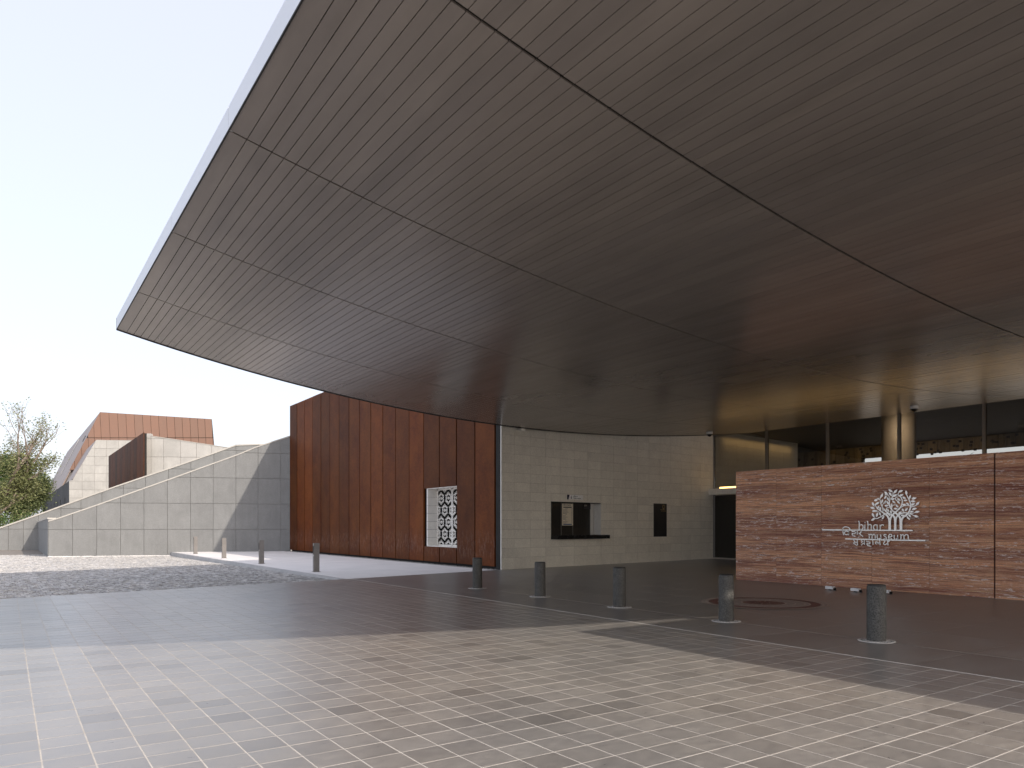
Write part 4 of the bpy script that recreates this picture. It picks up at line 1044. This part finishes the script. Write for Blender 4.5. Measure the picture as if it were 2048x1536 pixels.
# small dark steel screen and its pale flank
Xs = W(287.5, 1052, 70)
sc = thing('dark_steel_box', 'dark rust-brown steel box standing above the rear ramp wall', 'building', (Xs.x, Xs.y, 0))
zt_ = W(287.5, 864.5, 70).z
ratio = (287.5-12)/(217-12); y_far = Xs.y * 1.0
Yf = 70*ratio; far = W(217, 1052, Yf); n_ = 13
k = MB(); k.box(Xs.x+.05, Xs.y+.3, 0, Xs.x+.3, far.y, zt_-.05); part('wall_core', k, M_black, sc)
for i in range(n_):
    y0 = Xs.y + (far.y-Xs.y)*i/n_; y1 = Xs.y + (far.y-Xs.y)*(i+1)/n_
    k = MB(); k.box(Xs.x-.0, y0+.03, 2, Xs.x+.05, y1-.03, zt_); part('steel_panel', k, M_cortdark, sc, loc=(Xs.x, y0, 2))
f3 = front_face(70.2, 4)
O3 = pts(f3, [(288,1010),(288,866.8),(302.3,867.2),(302.6,872),(455,895),(520,906),(520,1010)])
fl3 = thing('pale_flank_wall', 'pale concrete wall with falling top edge right of dark steel box', 'wall', f3.at(f3.px(370,1000)[0], 0))
c3 = [f3.px(q/3.2,1052)[0] for q in (920,968,1048,1157,1258,1355,1450,1560,1700)]; r3 = [f3.px(330, y)[1] for y in (1020,990,952,914,877,840)]
k = MB(); k.prism([f3.at(u,z,-.4) for u, z in O3], f3.n*.39); part('wall_core', k, flat('flank joint', (.4,.37,.34), .9), fl3)
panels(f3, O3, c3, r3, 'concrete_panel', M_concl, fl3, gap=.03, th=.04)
coping(f3, pts(f3, [(302.6,871.4),(455,894.4),(520,905.4)]), fl3, -.42, .07, .06)

# ------------------------------------------------------------ unseen roof added behind the viewer's right to shade the driveway
wg = thing('shade_roof', 'added unseen flat concrete shelter roof on round columns south of the forecourt', 'shade caster', (17, -4.5, 0))
k = MB(); k.box(10.12, -8.2, 5.72, 24, -.72, 6.4); part('roof_slab', k, M_cap, wg)
for x, y in ((12,-4.5),(17,-4.5),(22,-4.5)):
    k = MB(); k.lathe((x,y,0), [(.22,0),(.22,5.72)], 20); part('column', k, M_cap, wg, smooth=True)

# ------------------------------------------------------------ trees
def limb(mb, p, d, r, L, depth, tips, rnd, spread=.6, up=.15):
    pts_ = [Vector(p)]; rr = [r]; d = Vector(d).normalized(); n = 4
    for i in range(n):
        d = (d + Vector((rnd.uniform(-1,1), rnd.uniform(-1,1), rnd.uniform(-.6,.9)))*.22 + Vector((0,0,up*.3))).normalized()
        pts_.append(pts_[-1] + d*L/n); rr.append(r*(1-.42*(i+1)/n))
        if depth > 0 and i >= 1 and rnd.random() < .75:
            sd = (d + Vector((rnd.uniform(-1,1), rnd.uniform(-1,1), rnd.uniform(-.5,.8)))*spread*1.3).normalized()
            limb(mb, pts_[-1], sd, rr[-1]*.6, L*rnd.uniform(.5,.72), depth-1, tips, rnd, spread, up)
    mb.tube(pts_, rr, 6 if r > .06 else 4, caps=False)
    if depth > 0:
        for _ in range(2):
            sd = (d + Vector((rnd.uniform(-1,1), rnd.uniform(-1,1), rnd.uniform(-.4,.8)))*spread).normalized()
            limb(mb, pts_[-1], sd, rr[-1]*.85, L*rnd.uniform(.58,.8), depth-1, tips, rnd, spread, up)
    else: tips.append(pts_[-1])
    if depth <= 1: tips.extend(pts_[2:])
def leafcloud(mb, cs, rnd, per, R, size):
    for c in cs:
        for _ in range(per):
            v = Vector((rnd.gauss(0,1), rnd.gauss(0,1), rnd.gauss(0,.8)))*R*.5; q = c + v
            a = Vector((rnd.uniform(-1,1), rnd.uniform(-1,1), rnd.uniform(-.6,.6))).normalized(); b = a.cross(Vector((rnd.uniform(-1,1), rnd.uniform(-1,1), rnd.uniform(-1,1)))).normalized()
            s = size*rnd.uniform(.6,1.4); mb.add([q-a*s, q+b*s*.45, q+a*s, q-b*s*.45], [(0,1,2,3)])
def tree(px, Y, h, seed, label, group, leafm, crown=None, bare=False, r=.35, spread=.62, per=26, dens=1.0, name='tree', size=.14):
    rnd = random.Random(seed); base = W(px, 1052, Y); base.z = -.6
    t = thing(name, label, 'tree', base, group); tips = []; mb = MB()
    limb(mb, base, (rnd.uniform(-.05,.05), rnd.uniform(-.05,.05), 1), r, h*.36, 4, tips, rnd, spread)
    part('trunk', mb, M_bark, t, smooth=True, recalc=False)
    lf = MB(); cs = list(tips)
    if bare:
        top_ = [c for c in cs if c.z > h*.62]; low = [c for c in cs if c.z <= h*.62]
        leafcloud(lf, [c for c in top_ if rnd.random() < .4], rnd, 4, .5, .11)
        leafcloud(lf, low, rnd, per, .9, size)
    else: leafcloud(lf, cs, rnd, per, 1.0, size)
    if crown:
        for (dx, dz, rx, rz, nn) in crown:
            cc = base + Vector((C_, -S_, 0))*dx + Vector((0,0,dz))
            for _ in range(nn):
                while True:
                    v = Vector((rnd.uniform(-1,1), rnd.uniform(-1,1), rnd.uniform(-1,1)))
                    if .35 < v.length < 1: break
                q = cc + Vector((v.x*rx, v.y*rx, v.z*rz))
                if noise.noise(q*.55) < -.12: continue
                leafcloud(lf, [q], rnd, 12, .75, size)
    part('crown', lf, leafm, t, recalc=False); return t
tree(-34, 80, 15.2, 11, 'tall half bare tree with thin leafy twigs at the left edge', 'trees left of the museum', M_leafa, bare=True, r=.46, spread=.55, per=9,
     crown=[(0,6.0,3.6,2.8,150),(2.2,4.2,2.6,2.6,90),(1.0,8.4,2.6,1.6,60)])
tree(20, 98, 9, 5, 'dense dark green tree low behind the half bare tree', 'trees left of the museum', M_leafb, r=.3, crown=[(0,4.6,4.2,3.6,300),(-4,4.5,4,3.5,160),(2.6,3.4,2.4,2.6,120)])
tree(62, 178, 15.5, 8, 'hazy rounded green tree farther back beside the dark wall', 'trees left of the museum', M_leafc, r=.3, crown=[(0,10.2,7.0,5.4,380),(-8,8.5,8,6,300)], size=.28)
tree(-90, 84, 13, 21, 'broad leafy tree beyond the left edge of the forecourt', 'trees left of the museum', M_leafc, r=.35, crown=[(0,6.5,5.5,4.4,220)])
# brushwood at the foot of the trees
lf = MB(); rnd = random.Random(3)
for _ in range(900):
    p = W(rnd.uniform(-260, 66), 1052, rnd.uniform(74, 96)); p.z = rnd.uniform(-.4, 3.0)
    leafcloud(lf, [p], rnd, 10, .8, .15)
part('undergrowth', lf, M_leafc, kind='stuff', recalc=False)
# shrubs glimpsed through the hall
for i, (y, lb) in enumerate(((20.8,'green shrub seen through the glass, left of the beige column foot'),(18.6,'green shrub seen through the glass beyond the emblem wall'))):
    rnd = random.Random(i); t = thing('courtyard_shrub', lb, 'shrub', (45, y, 0), 'shrubs in the courtyard'); k = MB()
    for s in range(7): k.tube([(45,y,-.4),(45+rnd.uniform(-.5,.5), y+rnd.uniform(-.8,.8), 4.6)], [.05,.02], 5)
    part('stem', k, M_bark, t)
    k = MB(); leafcloud(k, [Vector((45+rnd.uniform(-.7,.7), y+rnd.uniform(-1,1), rnd.uniform(3.8,5.1))) for _ in range(60)], rnd, 16, .6, .12); part('foliage', k, M_leafb, t, recalc=False)

SC.render.engine = 'CYCLES'
SC.cycles.max_bounces = 8; SC.cycles.diffuse_bounces = 5; SC.cycles.glossy_bounces = 4; SC.cycles.transparent_max_bounces = 8
SC.cycles.sample_clamp_indirect = 6
